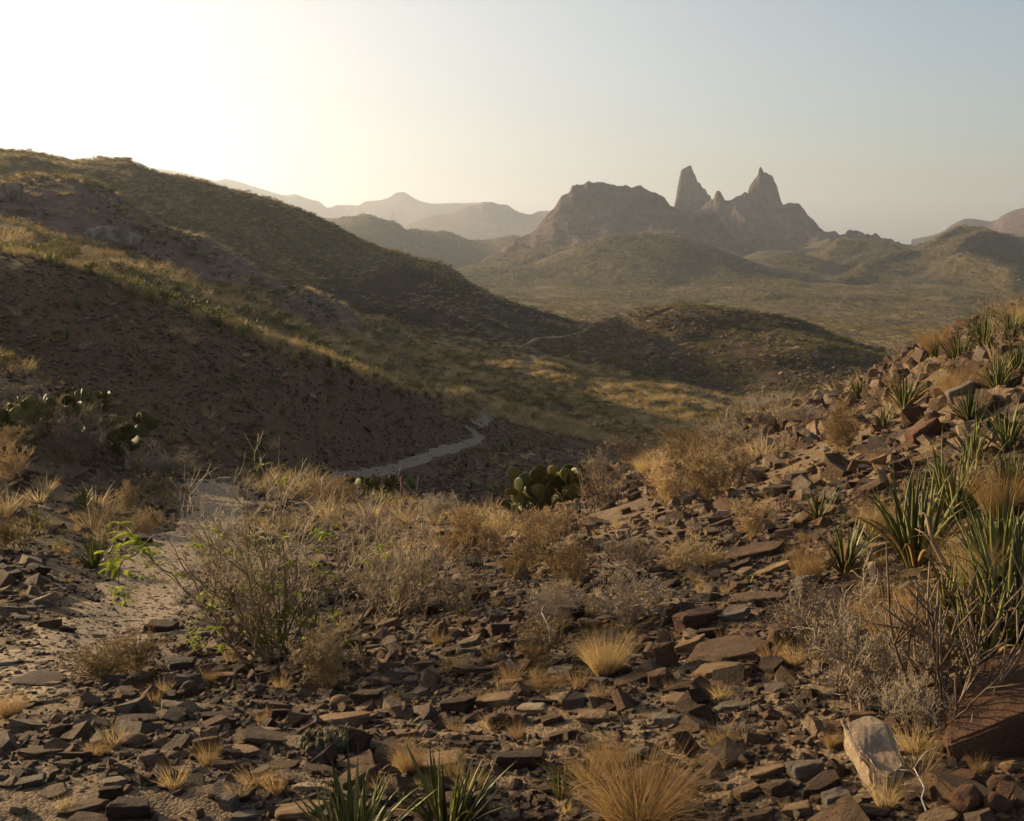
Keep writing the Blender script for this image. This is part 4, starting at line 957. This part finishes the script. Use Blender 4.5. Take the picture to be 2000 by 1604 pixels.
scatter_obj('far_scrub', 'scrub speckling the far hills', GC, *stack(parts)); parts = []

# ------------------------------------------------------------------ prickly pears
prickly_pear(50, 842, 150, 100, 'large prickly pear on the left bank at the left edge', 44)
prickly_pear(162, 790, 72, 52, 'small prickly pear on the left bank, highest of the three there', 20)
prickly_pear(205, 880, 84, 86, 'prickly pear at the lower end of the left bank, against the scree', 34)
prickly_pear(708, 972, 84, 56, 'low prickly pear in front of the bend in the trail', 26)
prickly_pear(1092, 990, 150, 104, 'biggest dark prickly pear in the middle, where the right slope ends', 46)
prickly_pear(1022, 1008, 66, 56, 'small low prickly pear leaning against the biggest one, on its left', 20)
LM += [(50,800,'the large left edge prickly pear'),(205,840,'the lower left prickly pear'),(708,945,'the trail bend prickly pear'),(1092,940,'the biggest prickly pear')]

# ------------------------------------------------------------------ green rosettes
agave(690, 1668, 185, 'spreading green agave cut off by the bottom edge, left of its neighbour', 34, 1.15, spread=.12)
agave(875, 1625, 165, 'spreading green agave at the bottom edge, just left of the small upright one', 36, 1.15, spread=.12)
agave(1095, 1563, 98, 'small upright agave between the bottom agaves and the big grass tuft', 13, .5)
agave(1650, 1122, 128, 'open dark green agave beside the tall gold tuft, on bare stones', 20, .85)
agave(1598, 1018, 82, 'lone agave half way up the right slope, leaning left', 20, .95)
agave(1790, 1105, 205, 'tall upright agave with long curved leaves, above the knobby stems', 34, .5, spread=.10)
agave(1868, 1010, 170, 'tall agave behind the tall upright one, by the slanting stalk', 30, .6, spread=.10)
agave(1955, 1130, 190, 'broad agave at the right edge above the knobby stems', 34, .8, spread=.1)
agave(1925, 1335, 250, 'very large dark agave growing out of the knobby stems', 38, .55, spread=.09)
agave(1995, 1290, 290, 'tallest agave, half cut off by the right edge', 36, .6, spread=.08)
agave(1850, 1190, 120, 'agave tucked under the tall upright one, among yellow grass', 24, .8)
agave(1975, 985, 120, 'agave at the right edge in front of the amber grass', 24, .7)
agave(1968, 880, 105, 'dense agave at the right edge under the crest rocks', 26, .75)
agave(1900, 905, 100, 'agave standing among rust rocks, left of the dense edge one', 22, .7)
agave(1463, 1142, 38, 'tiny agave between flat slabs in the middle of the right slope', 10, .8)
agave(1700, 1060, 60, 'little agave behind the open dark green one', 14, .7)
agave(1765, 803, 88, 'upright agave on the crest of the right slope, beside the rounded one', 24, .6, single=True)
agave(1725, 838, 52, 'small agave below the crest one, among brown rocks', 20, .7, single=True)
agave(1675, 782, 50, 'rounded agave farthest left on the right slope crest', 34, 1.0, single=True)
agave(1895, 828, 82, 'round dense agave in front of a grey rock near the crest', 34, .95, single=True)
agave(1950, 768, 86, 'agave against the sky plain on the crest, over the grey rock', 34, .8, single=True)
agave(1990, 742, 90, 'agave cut off by the right edge below the crest top', 34, .8, single=True)
agave(1872, 712, 74, 'yellowish agave on the crest, lowest of the crest row', 34, 1.0, single=True)
agave(1925, 690, 84, 'bushy agave in the middle of the crest row', 40, 1.0, single=True)
agave(1975, 668, 72, 'agave highest up the right slope at the crest top', 40, .9, single=True)
agave(1905, 652, 40, 'small agave poking over the crest line behind the bushy one', 30, .9, single=True)
agave(1830, 700, 40, 'small agave at the lower end of the crest row, in straw grass', 24, .9, single=True)
agave(163, 995, 52, 'small grassy agave on the left bank above the path', 26, .7, single=True)
agave(68, 1030, 48, 'small sprawling agave on the left bank near the left edge', 26, 1.1, single=True)
agave(185, 1110, 76, 'sprawling agave in shade left of the bright green sprays', 34, 1.0, single=True)
agave(1130, 1060, 34, 'tiny dark agave under the biggest prickly pear', 14, .7, single=True)
LM += [(690,1560,'the bottom left agave'),(875,1540,'the bottom middle agave'),(1095,1520,'the small upright agave'),(1650,1070,'the open dark green agave'),(1598,980,'the lone agave half way up'),(1790,1000,'the tall upright agave'),
       (1675,760,'the rounded crest agave'),(1765,760,'the upright crest agave'),(1895,790,'the round dense agave'),(163,970,'the small grassy agave'),(185,1080,'the shaded sprawling agave'),(68,1005,'the small left edge agave'),(1463,1125,'the tiny slope agave')]

# ------------------------------------------------------------------ grass tufts and dry shrubs told apart
BT = [tuft_mesh(50+i, 1000, 1.0, .17, .0055, M['gold'], 1.0, .6, 4) for i in range(3)]
BS = [tuft_mesh(60+i, 300, 1.0, .25, .010, M['straw'], .8, .95, 4) for i in range(3)]
MT = [tuft_mesh(70+i, 150, 1.0, .16, .012, M['gold'], .5, .55, 3) for i in range(4)]
BSH = [bush_mesh('dry_shrub', 80+i, 16, 1.0, .75, M['greytwig'], 3, 4, 1, M['straw'], .018, .9, .0045) for i in range(3)]
BST = [bush_mesh('dry_shrub', 90+i, 13, 1.0, .85, M['straw'], 3, 4, 2, M['straw'], .022, .8, .0055) for i in range(3)]
def place(meshes, name, cat, px, py, wpx, hpx, label, group, aspect=1.0):
    rd = random.Random(int(px*3+py)); p = hit(px, py, LAYERS[:3]); d = project(p)[2]; hm_ = hpx / F * d * 1.2; wm = wpx / F * d * 1.2
    o = link(name, rd.choice(meshes), loc=p, rot=(0,0,rd.uniform(0,6.28))); o.scale = (wm * aspect, wm * aspect, hm_)
    tag(o, label, cat, group); return o
GG, SG = 'dry grass tufts on the slope', 'dry pale shrubs on the slope'
for px, py, w, h, lab in [
 (1245,1610,215,160,'biggest golden grass tuft, at the bottom edge right of the small agave'),
 (1182,1318,86,98,'thick golden grass tuft right in the middle of the stony slope'),
 (1578,1150,58,108,'tall gold grass tuft growing behind a grey block'),
 (1872,782,76,76,'amber grass tuft below the crest agaves'),
 (800,1512,56,72,'thin dry grass tuft behind the bottom middle agave'),
 (1745,1290,110,190,'tall yellow grass behind the big grey bush'),
 (1950,1010,100,120,'amber grass at the right edge between agaves'),
 (1720,1040,90,70,'soft yellow grass behind the open dark green agave'),
 (1890,1160,100,130,'yellow grass between the tall upright agave and the right edge'),
 (1075,1345,80,26,'flat golden grass mat beside the thick golden tuft'),
 (1830,690,70,60,'straw grass on the crest beside the yellowish agave'),
 (1995,640,50,56,'grass on the skyline at the right edge'),
 (1185,1500,70,60,'brown grass clump behind the biggest golden tuft'),
 (1270,930,60,50,'grass tuft on the crest where the slope meets the valley'),
 (20,1400,60,56,'dry grass tuft at the left edge above dark rocks'),
 (410,1335,30,30,'small orange grass tuft among rocks left of the round stone'),
 (1625,1465,30,44,'small yellow grass tuft left of the big pale slab'),
 (1390,1100,40,24,'small gold tuft on the flat slab of the right slope'),
 (955,1045,52,44,'rounded straw tuft left of the small low prickly pear')]:
    place(BT, 'grass_tuft', 'grass tuft', px, py, w, h, lab, GG, 1.05); LM.append((px, py - h/2, None))
LM += [(1245,1540,'the biggest golden tuft'),(1182,1270,'the thick golden tuft'),(1578,1100,'the tall gold tuft'),(20,1370,'the left edge grass tuft')]
for px, py, w, h, lab, ms in [
 (1395,985,115,78,'pale feathery shrub on the crest, largest of those there',BST),
 (1300,988,90,62,'pale shrub left of the largest feathery crest shrub',BST),
 (1465,1055,76,56,'pale round shrub between flat slabs, below the feathery ones',BST),
 (1640,885,86,62,'pale gold shrub among stones under the rounded crest agave',BST),
 (1225,1218,150,80,'wide grey gold shrub above the thick golden tuft',BSH),
 (1080,1235,100,70,'grey twiggy shrub left of the wide grey gold one',BSH),
 (1055,1305,80,62,'pale shrub with seed heads left of the thick golden tuft',BST),
 (1115,1150,86,62,'straw coloured shrub over the dark angular rock',BST),
 (1230,1120,90,50,'brownish shrub in the middle of the slope',BSH),
 (1060,1085,100,60,'dense straw shrub under the biggest prickly pear',BST),
 (640,1355,100,92,'pale pinkish shrub below the big green leaved bush',BST),
 (200,1335,110,54,'low pale shrub beside the big dark rock at left',BST),
 (270,1320,90,58,'low straw shrub between the path and the dark grey block',BST),
 (1680,1395,210,170,'big grey leafless bush over the pale tilted slab',BSH),
 (1590,1290,150,110,'grey bush spilling left from the big grey one',BSH),
 (1790,1440,130,110,'tangled brown shrub between the big grey bush and the rust boulder',BSH),
 (250,1000,46,36,'small pale round shrub beside the upper path',BST),
 (290,1045,60,30,'low pinkish shrub on the left side of the path',BST),
 (10,1075,50,48,'pale shrub at the left edge below the bank',BST),
 (20,940,60,50,'pale shrub at the left edge under the large prickly pear',BST),
 (20,880,70,30,'pale bush in front of the large prickly pear',BST),
 (330,860,100,44,'brown dry shrub at the foot of the scree',BSH),
 (660,1000,80,44,'straw shrub left of the prickly pear by the trail',BST),
 (850,1020,70,40,'dry shrub on the edge above the gully',BSH),
 (1490,800,90,30,'reddish dry bush on the crest line',BSH),
 (1560,830,90,26,'brown dry bush on the crest right of the reddish one',BSH),
 (1420,880,110,44,'brown twiggy bush on the crest over the valley',BSH),
 (1330,905,80,44,'small crest bush left of the brown twiggy one',BST),
 (1230,905,90,40,'dry bush where the crest meets the gully',BSH),
 (1175,960,80,60,'thorny bush in front of the biggest prickly pear on its right',BSH),
 (140,900,120,70,'dark reddish dry bush on the left bank',BSH),
 (1350,1120,90,40,'thin straw shrub over the brown flat slab',BST),
 (1100,1215,60,50,'thin pale shrub beside the dark angular rock',BST),
 (900,1100,120,70,'straw bush left of the stony slope, behind the twiggy bushes',BST),
 (960,1090,90,56,'golden straw shrub at the left edge of the stony slope',BST),
 (1010,1130,90,46,'low straw shrub over the rust rock',BST)]:
    place(ms, 'dry_shrub', 'shrub', px, py, w, h, lab, SG, .72)
LM += [(1395,950,'the feathery crest shrub'),(1225,1180,'the wide grey gold shrub'),(640,1310,'the pale pinkish shrub'),(1680,1320,'the big grey bush'),(250,980,'the small round shrub'),(1465,1030,'the pale round shrub'),(1640,850,'the pale gold shrub')]
rd = random.Random(11)
k = 0
while k < 110:
    px = rd.uniform(0, 2000); py = rd.uniform(960, 1595)
    if px > 1500 and rd.random() < .4: py = rd.uniform(800, 1300)
    p = hit(px, py, LAYERS[:2])
    if p.length > 22 or path_dist(np.array([p.x]), np.array([p.y]), PATH[0][0])[0] < .45: continue
    if px < 850 and rd.random() < .5: continue
    hp = rd.uniform(.04,.10) * F / project(p)[2]
    o = place(MT, 'grass_tuft', 'grass tuft', px, py, hp * rd.uniform(.9,1.7), hp, None, GG, 1.0); REC.append((o, rd.choice(['little golden', 'short dry', 'small yellow']), px, py)); k += 1

# ------------------------------------------------------------------ the big bush with fresh green leaves
def spray_mesh(seed):
    rd = random.Random(seed); mb = MB()
    for s in range(rd.choice((4, 5, 6))):
        a = rd.uniform(0, 6.28); d = Vector((math.cos(a)*.8, math.sin(a)*.8, rd.uniform(.1,.9))).normalized(); q = Vector((0,0,0)); pts = [q.copy()]
        for k in range(9):
            d = (d + Vector((0,0,-.14))).normalized(); q = q + d * .115; pts.append(q.copy()); side = d.cross(Vector((0,0,1))).normalized()
            for sg in (-1, 1): mb.blade(q, (side * sg + d * .35 + Vector((0,0,-.25))).normalized(), d, .26 * (1 - k * .05), .10, .1, 2)
        mb.tube(pts, [.008]*len(pts), 3)
    return mb.mesh('leaf_spray', M['fresh'])
SPR = [spray_mesh(i) for i in range(4)]
def big_bush(px, py, wpx, hpx, label, n_main, seed, sprays, extra=(), mat='twig', kids=4, name='bush', levels=3):
    p = hit(px, py, LAYERS[:1]); d = project(p)[2]; hm_, wm = hpx / F * d, wpx / F * d; root = link(name, None, loc=p)
    rd = random.Random(seed); paths = bush_paths(rd, n_main, hm_, wm * .5, levels, kids, .22, .5); main, fine = MB(), MB(); tips = []
    for pts, rad, dd, lv in paths:
        (main if lv >= levels - 1 else fine).tube(pts if lv else pts[::2], [max(.0011, r_ * .9) for r_ in (rad if lv else rad[::2])], 3 if lv < 2 else 5)
        if lv <= 1: tips += pts[2:]
    # branches that reach out to a place seen in the photo
    def unp(x, y, dd_=0.0):
        X, Y, Z = ray(x, y); s = (p.y + dd_) / Y; return Vector((X*s, Y*s, Z*s)) - p
    for poly in extra:
        pts = [unp(x, y, dz) for x, y, dz in poly]; sm = []
        for i in range(len(pts) - 1):
            for k in range(4): sm.append(pts[i].lerp(pts[i+1], k/4) + Vector((rd.gauss(0,.006), rd.gauss(0,.006), rd.gauss(0,.006))))
        sm.append(pts[-1]); main.tube(sm, [max(.0022, .008 * (1 - k / len(sm))) for k in range(len(sm))], 5)
        for q in sm[len(sm)//3::2]: fine.tube([q, q + Vector((rd.gauss(0,.05), rd.gauss(0,.05), rd.uniform(0,.08)))], [.0018, .001])
    link('branches', main.mesh('branches', M[mat]), root); link('twigs', fine.mesh('twigs', M[mat]), root)['kind'] = 'stuff'
    for x, y, s in sprays:
        v = unp(x, y, rd.uniform(-.12,.12))
        if tips and s > 0:
            t_ = min(tips, key=lambda q: (q - v).length)
            if (t_ - v).length < .12: v = t_
        link('leaf_spray', rd.choice(SPR), root, v, (rd.uniform(-.4,.4), rd.uniform(-.4,.4), rd.uniform(0,6.28)), abs(s) * 1.15 / F * d)
    tag(root, label, 'bush'); return root
_r = random.Random(77); spr = [(_r.gauss(520, 95), _r.uniform(1030, 1280), _r.uniform(11, 20)) for _ in range(80)] + [(232,1022,-26),(250,1045,-30),(268,1062,-34),(290,1062,-30),(282,1070,-26),(222,1088,-36),(238,1095,-32),(230,1112,-36),(246,1120,-26),(232,1150,-24),(246,1160,-26),(240,1178,-22),(300,1082,-18),(306,1100,-18),
 (640,1048,26),(646,1072,26),(630,1100,22),(636,1130,24),(628,1150,20),(508,1152,26),(535,1150,28),(430,1150,20),(395,1170,20),(400,1225,28),(442,1225,26),(380,1205,22),(548,1190,30),(520,1200,32),(498,1205,24),(650,1190,20),(480,1232,22),
 (420,1052,20),(430,1040,18),(487,918,18),(560,935,16),(508,1090,16),(600,1222,20),(360,1190,18),(345,1130,16),(455,1110,16),(570,1100,16),(590,1160,18),(470,1180,22),(530,1230,24),(420,1260,20),(560,1250,20),(610,1255,18),(500,1262,20),(450,1262,18),(350,1232,16)]
big_bush(540, 1296, 470, 300, 'big open bush with bright green leaf sprays, standing beside the path', 22, 4, spr, kids=4,
  extra=[[(470,1290,0),(420,1210,0),(360,1150,0),(305,1100,-.02),(270,1060,-.02),(235,1025,-.02)],[(305,1100,-.02),(280,1075,0),(240,1090,0),(232,1130,0),(244,1185,0)],[(520,1290,0),(490,1180,.05),(480,1050,.05),(485,960,.05),(490,915,.05)],
         [(560,1290,0),(556,1150,0),(552,1040,0),(548,950,0),(546,850,0)],[(600,1290,.05),(620,1180,.05),(640,1100,.05),(648,1040,.05)],[(500,1290,0),(400,1180,.1),(350,1090,.1),(320,1040,.1)],[(620,1290,0),(700,1220,0),(760,1130,0),(800,1060,0)]])
big_bush(770, 1205, 330, 165, 'brown twiggy bush behind and right of the green leaved one', 20, 8,
  [(818,1105,18),(835,1128,22),(826,1098,16),(770,1160,16),(742,1150,14),(860,1215,14)], extra=[[(800,1200,0),(850,1120,0),(870,1040,0),(885,990,0)],[(780,1200,0),(800,1100,0),(812,1000,0),(818,930,0)]], name='twiggy_bush')
big_bush(905, 1195, 190, 110, 'low twiggy bush at the left end of the stony slope', 9, 12, [(905,1190,12)], name='twiggy_bush', extra=[[(900,1195,0),(830,1215,-.1),(790,1225,-.1)]])
big_bush(700, 1110, 240, 120, 'thin brown bush between the trail bend and the twiggy ones', 10, 15, [(690,1040,10)], name='twiggy_bush', extra=[[(700,1105,0),(770,1040,0),(880,985,0)]])
big_bush(420, 1130, 160, 110, 'thin dry bush standing in the path side, left behind the green one', 8, 17, [], name='twiggy_bush')
LM += [(540,1150,'the big green leaved bush'),(770,1130,'the brown twiggy bush'),(240,1100,'the bright green sprays')]

# ------------------------------------------------------------------ rod-like and knobby stems
def stem_mesh(seed, knob=.25, wob=.12):
    rd = random.Random(seed); pts = []; q = Vector((0,0,0)); d = Vector((0,0,1))
    for k in range(11): pts.append(q.copy()); d = (d + Vector((rd.gauss(0,wob), rd.gauss(0,wob), .1))).normalized(); q = q + d * .1
    mb = MB(); mb.tube(pts, [.013 * (1 - k*.05) * (1 + (knob if k % 2 else -knob)) for k in range(11)], 5)
    for k in range(6):
        i = rd.randint(3, 9); e = Vector((rd.gauss(0,1), rd.gauss(0,1), 1)).normalized(); a = [pts[i] + e * .09 * j + Vector((0,0,.03*j)) for j in range(4)]
        mb.tube(a, [.009,.008,.007,.005], 4)
    return mb.mesh('stem', M['redtwig'], True)
STEM = [stem_mesh(i) for i in range(5)]; ROD = [stem_mesh(20+i, .05, .05) for i in range(3)]
def stems(px, py, wpx, hpx, label, n, meshes, name, spread=.5):
    p = hit(px, py, LAYERS[:2]); d = project(p)[2]; hm_, wm = hpx / F * d, wpx / F * d; root = link(name, None, loc=p); rd = random.Random(int(px*5+py))
    for k in range(n):
        a = rd.uniform(0, 6.28); q = math.sqrt(rd.random()); o = Vector((math.cos(a)*q*wm*.5, math.sin(a)*q*wm*.3, -.02))
        link('stem', rd.choice(meshes), root, o, (math.sin(a)*-spread*q + rd.gauss(0,.1), math.cos(a)*spread*q + rd.gauss(0,.1), rd.uniform(0,6.28)), hm_ * rd.uniform(.6,1.05))
    tag(root, label, 'shrub'); return root
stems(1850, 1430, 170, 300, 'tall knobby brown stems in front of the largest agaves', 22, STEM, 'knobby_shrub', .5)
stems(1960, 1330, 90, 250, 'knobby brown stems at the right edge over the rust boulder', 12, STEM, 'knobby_shrub', .4)
stems(1118, 1040, 70, 62, 'clump of upright brown rods below the biggest prickly pear', 26, ROD, 'rod_plant', .5)
stems(1165, 1000, 100, 78, 'reddish upright rods right beside the biggest prickly pear', 22, ROD, 'rod_plant', .4)
stems(850, 1120, 60, 70, 'thin reddish rods left of the straw shrubs', 20, ROD, 'rod_plant', .5)
stems(1480, 850, 150, 66, 'reddish rods in a wide patch on the crest over the valley', 40, ROD, 'rod_plant', .5)
stems(1390, 890, 100, 50, 'brown rods on the crest, left of the wide patch', 26, ROD, 'rod_plant', .5)
stems(1530, 905, 50, 60, 'sparse brown rods among stones below the crest', 12, ROD, 'rod_plant', .5)
stems(200, 905, 150, 60, 'dark reddish rods beside the lowest prickly pear of the left bank', 34, ROD, 'rod_plant', .6)
LM += [(1850,1300,'the tall knobby stems'),(1118,1010,'the upright brown rods')]

# cushion cactus, dead clumps, little barrel, sticks, post, stalks
def finger_mesh():
    bm = bmesh.new(); bmesh.ops.create_uvsphere(bm, u_segments=10, v_segments=7, radius=.5)
    for v in bm.verts: a = math.atan2(v.co.y, v.co.x); k = 1 + .13 * math.cos(a * 5); v.co.x *= .55 * k; v.co.y *= .55 * k; v.co.z = v.co.z * 1.1 + .35
    pts = [v.co.copy() for v in bm.verts if v.co.z > .1]; mb = MB(); mb.v = [tuple(v.co) for v in bm.verts]; mb.f = [tuple(v.index for v in f.verts) for f in bm.faces]; mb.mi = [0]*len(mb.f); bm.free()
    rd = random.Random(3)
    for k in range(22): v = rd.choice(pts); mb.blade(v, (v - Vector((0,0,.3)) + Vector((rd.gauss(0,.2), rd.gauss(0,.2), .1))).normalized(), Vector((.3,.2,1)), .28, .03, 0, 2, 1)
    return mb.mesh('stem', [M['cushion'], M['spine']])
FING = finger_mesh()
p = hit(655, 1462, LAYERS[:1]); d = project(p)[2]; root = link('cushion_cactus', None, loc=p); rd = random.Random(2)
for k in range(150):
    a = rd.uniform(0, 6.28); q = math.sqrt(rd.random()); x, y = math.cos(a)*q*.5*160/F*d, math.sin(a)*q*.5*95/F*d
    if x < -.10 and y > .03: continue
    zz = H([p.x+x],[p.y+y],LAYERS[:1])[0] - p.z + .045 * (1 - q*q)
    link('stem', FING, root, (x, y, zz - .012), (rd.gauss(0,.25) - y*2, rd.gauss(0,.25) + x*2.5, rd.uniform(0,6)), rd.uniform(.034,.05))
tag(root, 'low dark cushion cactus of many stubby stems on the stones', 'cactus'); LM.append((660,1430,'the dark cushion cactus'))
for px, py, w, lab in [(1455,1440,80,'dark dead matted plant in the stony slope, larger of two'),(1572,1392,60,'dark dead matted plant left under the grey bush, smaller of two')]:
    p = hit(px, py, LAYERS[:1]); d = project(p)[2]; o = link('dead_clump', tuft_mesh(int(px), 420, 1.0, .5, .03, M['darkwood'], 2.2, 1.3, 4), loc=p); wm = w/F*d; o.scale = (wm*.8, wm*.8, wm*.42); tag(o, lab, 'dead plant')
p = hit(1034, 1452, LAYERS[:1]); d = project(p)[2]
o = link('barrel_cactus', FING, loc=p, scale=22/F*d); tag(o, 'tiny round cactus between two stones at the lower middle', 'cactus')
def dead_branch(pts_px, rad, label, mat='pale_wood'):
    p = hit(*pts_px[0], LAYERS[:1]); mb = MB(); pts = []; 
    for i, (x, y) in enumerate(pts_px): X, Y, Z = ray(x, y); s = (p.y + .03*i) / Y; pts.append(Vector((X*s, Y*s, Z*s)) - p)
    mb.tube(pts, [rad * (1 - .6*k/len(pts)) for k in range(len(pts))], 6); rd = random.Random(int(pts_px[0][0]))
    for q in pts[1:]:
        e = q + Vector((rd.gauss(0,.05), rd.gauss(0,.03), rd.uniform(0,.06))); mb.tube([q, (q+e)*.5 + Vector((0,0,.01)), e], [rad*.45, rad*.35, rad*.2], 4)
    o = link('dead_branch', mb.mesh('dead_branch', M[mat], True), loc=p); tag(o, label, 'branch'); return o
dead_branch([(1076,1262),(1075,1235),(1068,1215),(1058,1196)], .007, 'bleached crooked stick standing in the grey twiggy shrub')
dead_branch([(1812,1592),(1800,1560),(1806,1540),(1796,1520),(1785,1500)], .0028, 'thin bleached twigs on shaded ground right of the pale slab')
dead_branch([(780,1000),(790,960),(778,930),(785,905)], .008, 'bare grey stick at the edge above the gully')
dead_branch([(1868,1180),(1850,1110),(1822,1060),(1810,1010)], .013, 'slanting old flower stalk leaning over the agaves', 'redtwig')
# trail marker post by the bend
p = hit(785, 942, LAYERS[:2]); d = project(p)[2]; mb = MB(); hh = 48/F*d; ww = 4.2/F*d
root = link('trail_post', None, loc=p); bm = bmesh.new(); bmesh.ops.create_cube(bm, size=1); bmesh.ops.bevel(bm, geom=bm.edges[:], offset=.12, segments=1, affect='EDGES'); me = bpy.data.meshes.new('post'); bm.to_mesh(me); bm.free(); me.materials.append(M['rust'])
link('post', me, root, (0,0,hh*.45), (0,0,.3), (ww, ww, hh)); c = link('cap', me, root, (0,0,hh*.955), (0,0,.3), (ww*1.35, ww*1.35, hh*.03)); tag(root, 'thin rusty post standing below the trail bend', 'post')
STK = []
for i in range(3):
    rd = random.Random(i); mb = MB(); pts = [Vector((rd.gauss(0,.01)*k + .02*i*k*k*.1, rd.gauss(0,.01)*k, k*.125)) for k in range(9)]; mb.tube(pts, [.010*(1-.07*k) for k in range(9)], 4)
    for k in range(4, 9):
        for s in range(4): mb.blade(pts[k], Vector((rd.gauss(0,1), rd.gauss(0,1), .6)).normalized(), Vector((0,0,1)), .06, .02, .3, 2)
    STK.append(mb.mesh('flower_stalk', M['straw']))
for i, (px, py, h, lab) in enumerate([(120,523,30,'farthest left'),(197,548,34,'second from the left'),(222,556,30,'just right of the second'),(272,572,26,'short, over the middle of the crest'),(356,604,40,'tallest, over the middle'),(478,652,34,'near the green rosettes'),
        (620,700,44,'leaning, where the crest drops'),(690,735,36,'above the scree'),(765,760,30,'near the low end'),(545,668,26,'slim, between the leaning one and the rosettes')]):
    p = hit(px, py, LAYERS[:2], rmin=25); d = project(p)[2]; o = link('flower_stalk', STK[i % 3], loc=p, rot=(0, (-.1,.12,.03)[i % 3], i)); s = h/F*d; o.scale = (s,s,s); tag(o, 'thin dry flower stalk on the scree crest, ' + lab, 'flower stalk', 'flower stalks on the scree crest')
# pale outcrops on the pink hill
def outcrop(px, py, w, dep, t, rz, label, seed):
    p = hit(px, py, [pink, strip], rmin=60); bm = bmesh.new(); bmesh.ops.create_icosphere(bm, subdivisions=5, radius=.5)
    for v in bm.verts:
        q = v.co.copy(); n_ = mnoise.noise(q*2.3 + Vector((seed,0,0))) * .22 + abs(mnoise.noise(Vector((q.x*9, q.y*4, q.z*4)) + Vector((seed,0,0)))) * -.22 + mnoise.noise(q*13) * .05
        v.co = q * (1 + n_); v.co.z *= 1 if v.co.z > 0 else .6
        v.co.x += v.co.z * .25
    me = bpy.data.meshes.new('rock_outcrop'); bm.to_mesh(me); bm.free(); me.materials.append(M['pale_rock']); me.polygons.foreach_set('use_smooth', [True]*len(me.polygons))
    o = link('rock_outcrop', me, loc=p, rot=(-.15, .12, rz)); o.scale = (w, dep, t); tag(o, label, 'rock outcrop'); return o
outcrop(200, 470, 5.6, 2.6, 2.3, .0, 'long pale rock outcrop at the foot of the pinkish hill', 1)
outcrop(12, 385, 2.6, 2.2, 2.4, .4, 'pale rock outcrop at the left edge high on the pinkish hill', 5)
outcrop(370, 468, 1.2, 1.0, .8, .2, 'small pale rock patch right of the long outcrop', 9)

# ------------------------------------------------------------------ labels for rocks and tufts: look + place beside a landmark
marks = [m for m in LM if m[2]] + [(a, b, c) for a, b, c in [(400,940,'the path top'),(215,1201,'the pale step slab'),(70,1318,'the big dark rock at left'),(352,1293,'the dark grey block'),(1362,1205,'the mid slope boulder'),
  (1430,1258,'the long diagonal rock'),(1405,1302,'the wide tan rock'),(1475,1077,'the broad flat upper slab'),(1577,1495,'the grey lumpy rock'),(270,1397,'the dark slab with a lit top'),(450,1537,'the dark notched rock'),
  (1015,1475,'the dark lower block'),(725,1360,'the dark brown block'),(1580,1145,'the grey upright block'),(665,1402,'the long flat slab'),(850,1475,'the tan bottom slab'),
  (1810,844,'the rust rocks under the crest')]]
def rel(dx, dy):
    if abs(dx) > abs(dy) * 1.6: return 'right of' if dx > 0 else 'left of'
    if dy < 0: return 'behind' if abs(dx) < abs(dy) * .5 else ('behind and right of' if dx > 0 else 'behind and left of')
    return 'in front of' if abs(dx) < abs(dy) * .5 else ('in front and right of' if dx > 0 else 'in front and left of')
book = {}
for o, look, px, py in REC:
    m = min((m for m in marks if abs(m[0]-px) + abs(m[1]-py) > 14), key=lambda m: math.hypot(m[0]-px, (m[1]-py)*1.4)); dd = math.hypot(m[0]-px, m[1]-py)
    book.setdefault((o['category'], look, rel(px-m[0], py-m[1]), m[2]), []).append((dd, o))
ORD = ['nearest', 'second nearest', 'third nearest', 'fourth nearest', 'fifth nearest', 'sixth nearest', 'seventh nearest']
for (cat, look, rl, mk), lst in book.items():
    lst.sort(key=lambda t_: t_[0])
    for i, (dd, o) in enumerate(lst):
        lab = f"{look} {cat} {rl} {mk}" + ('' if len(lst) == 1 else f", {ORD[min(i,6)]}")
        for a_, b_ in ((' grass tuft', ' tuft'), ('in front and ', 'before and '), ('little golden', 'golden'), ('slab like', 'slabby'), (' one', '')):
            if len(lab.replace('-', ' ').split()) > 14: lab = lab.replace(a_, b_)
        o['label'] = lab

# ------------------------------------------------------------------ haze
hb = bmesh.new(); bmesh.ops.create_cube(hb, size=1.0); me = bpy.data.meshes.new('haze'); hb.to_mesh(me); hb.free()
hm, ht = nm('haze_air'); ho = node(ht, 'OutputMaterial'); hv = node(ht, 'VolumePrincipled')
hv.inputs['Color'].default_value = (0.86, 0.91, 1.0, 1); hv.inputs['Density'].default_value = HAZE; hv.inputs['Anisotropy'].default_value = 0.62
ht.links.new(hv.outputs[0], ho.inputs['Volume']); me.materials.append(hm)
haze = link('haze', me, loc=(0, 0, (320 - 110) / 2), scale=(18000, 18000, 430)); tag(haze, 'thin warm haze over the whole valley', kind='stuff')
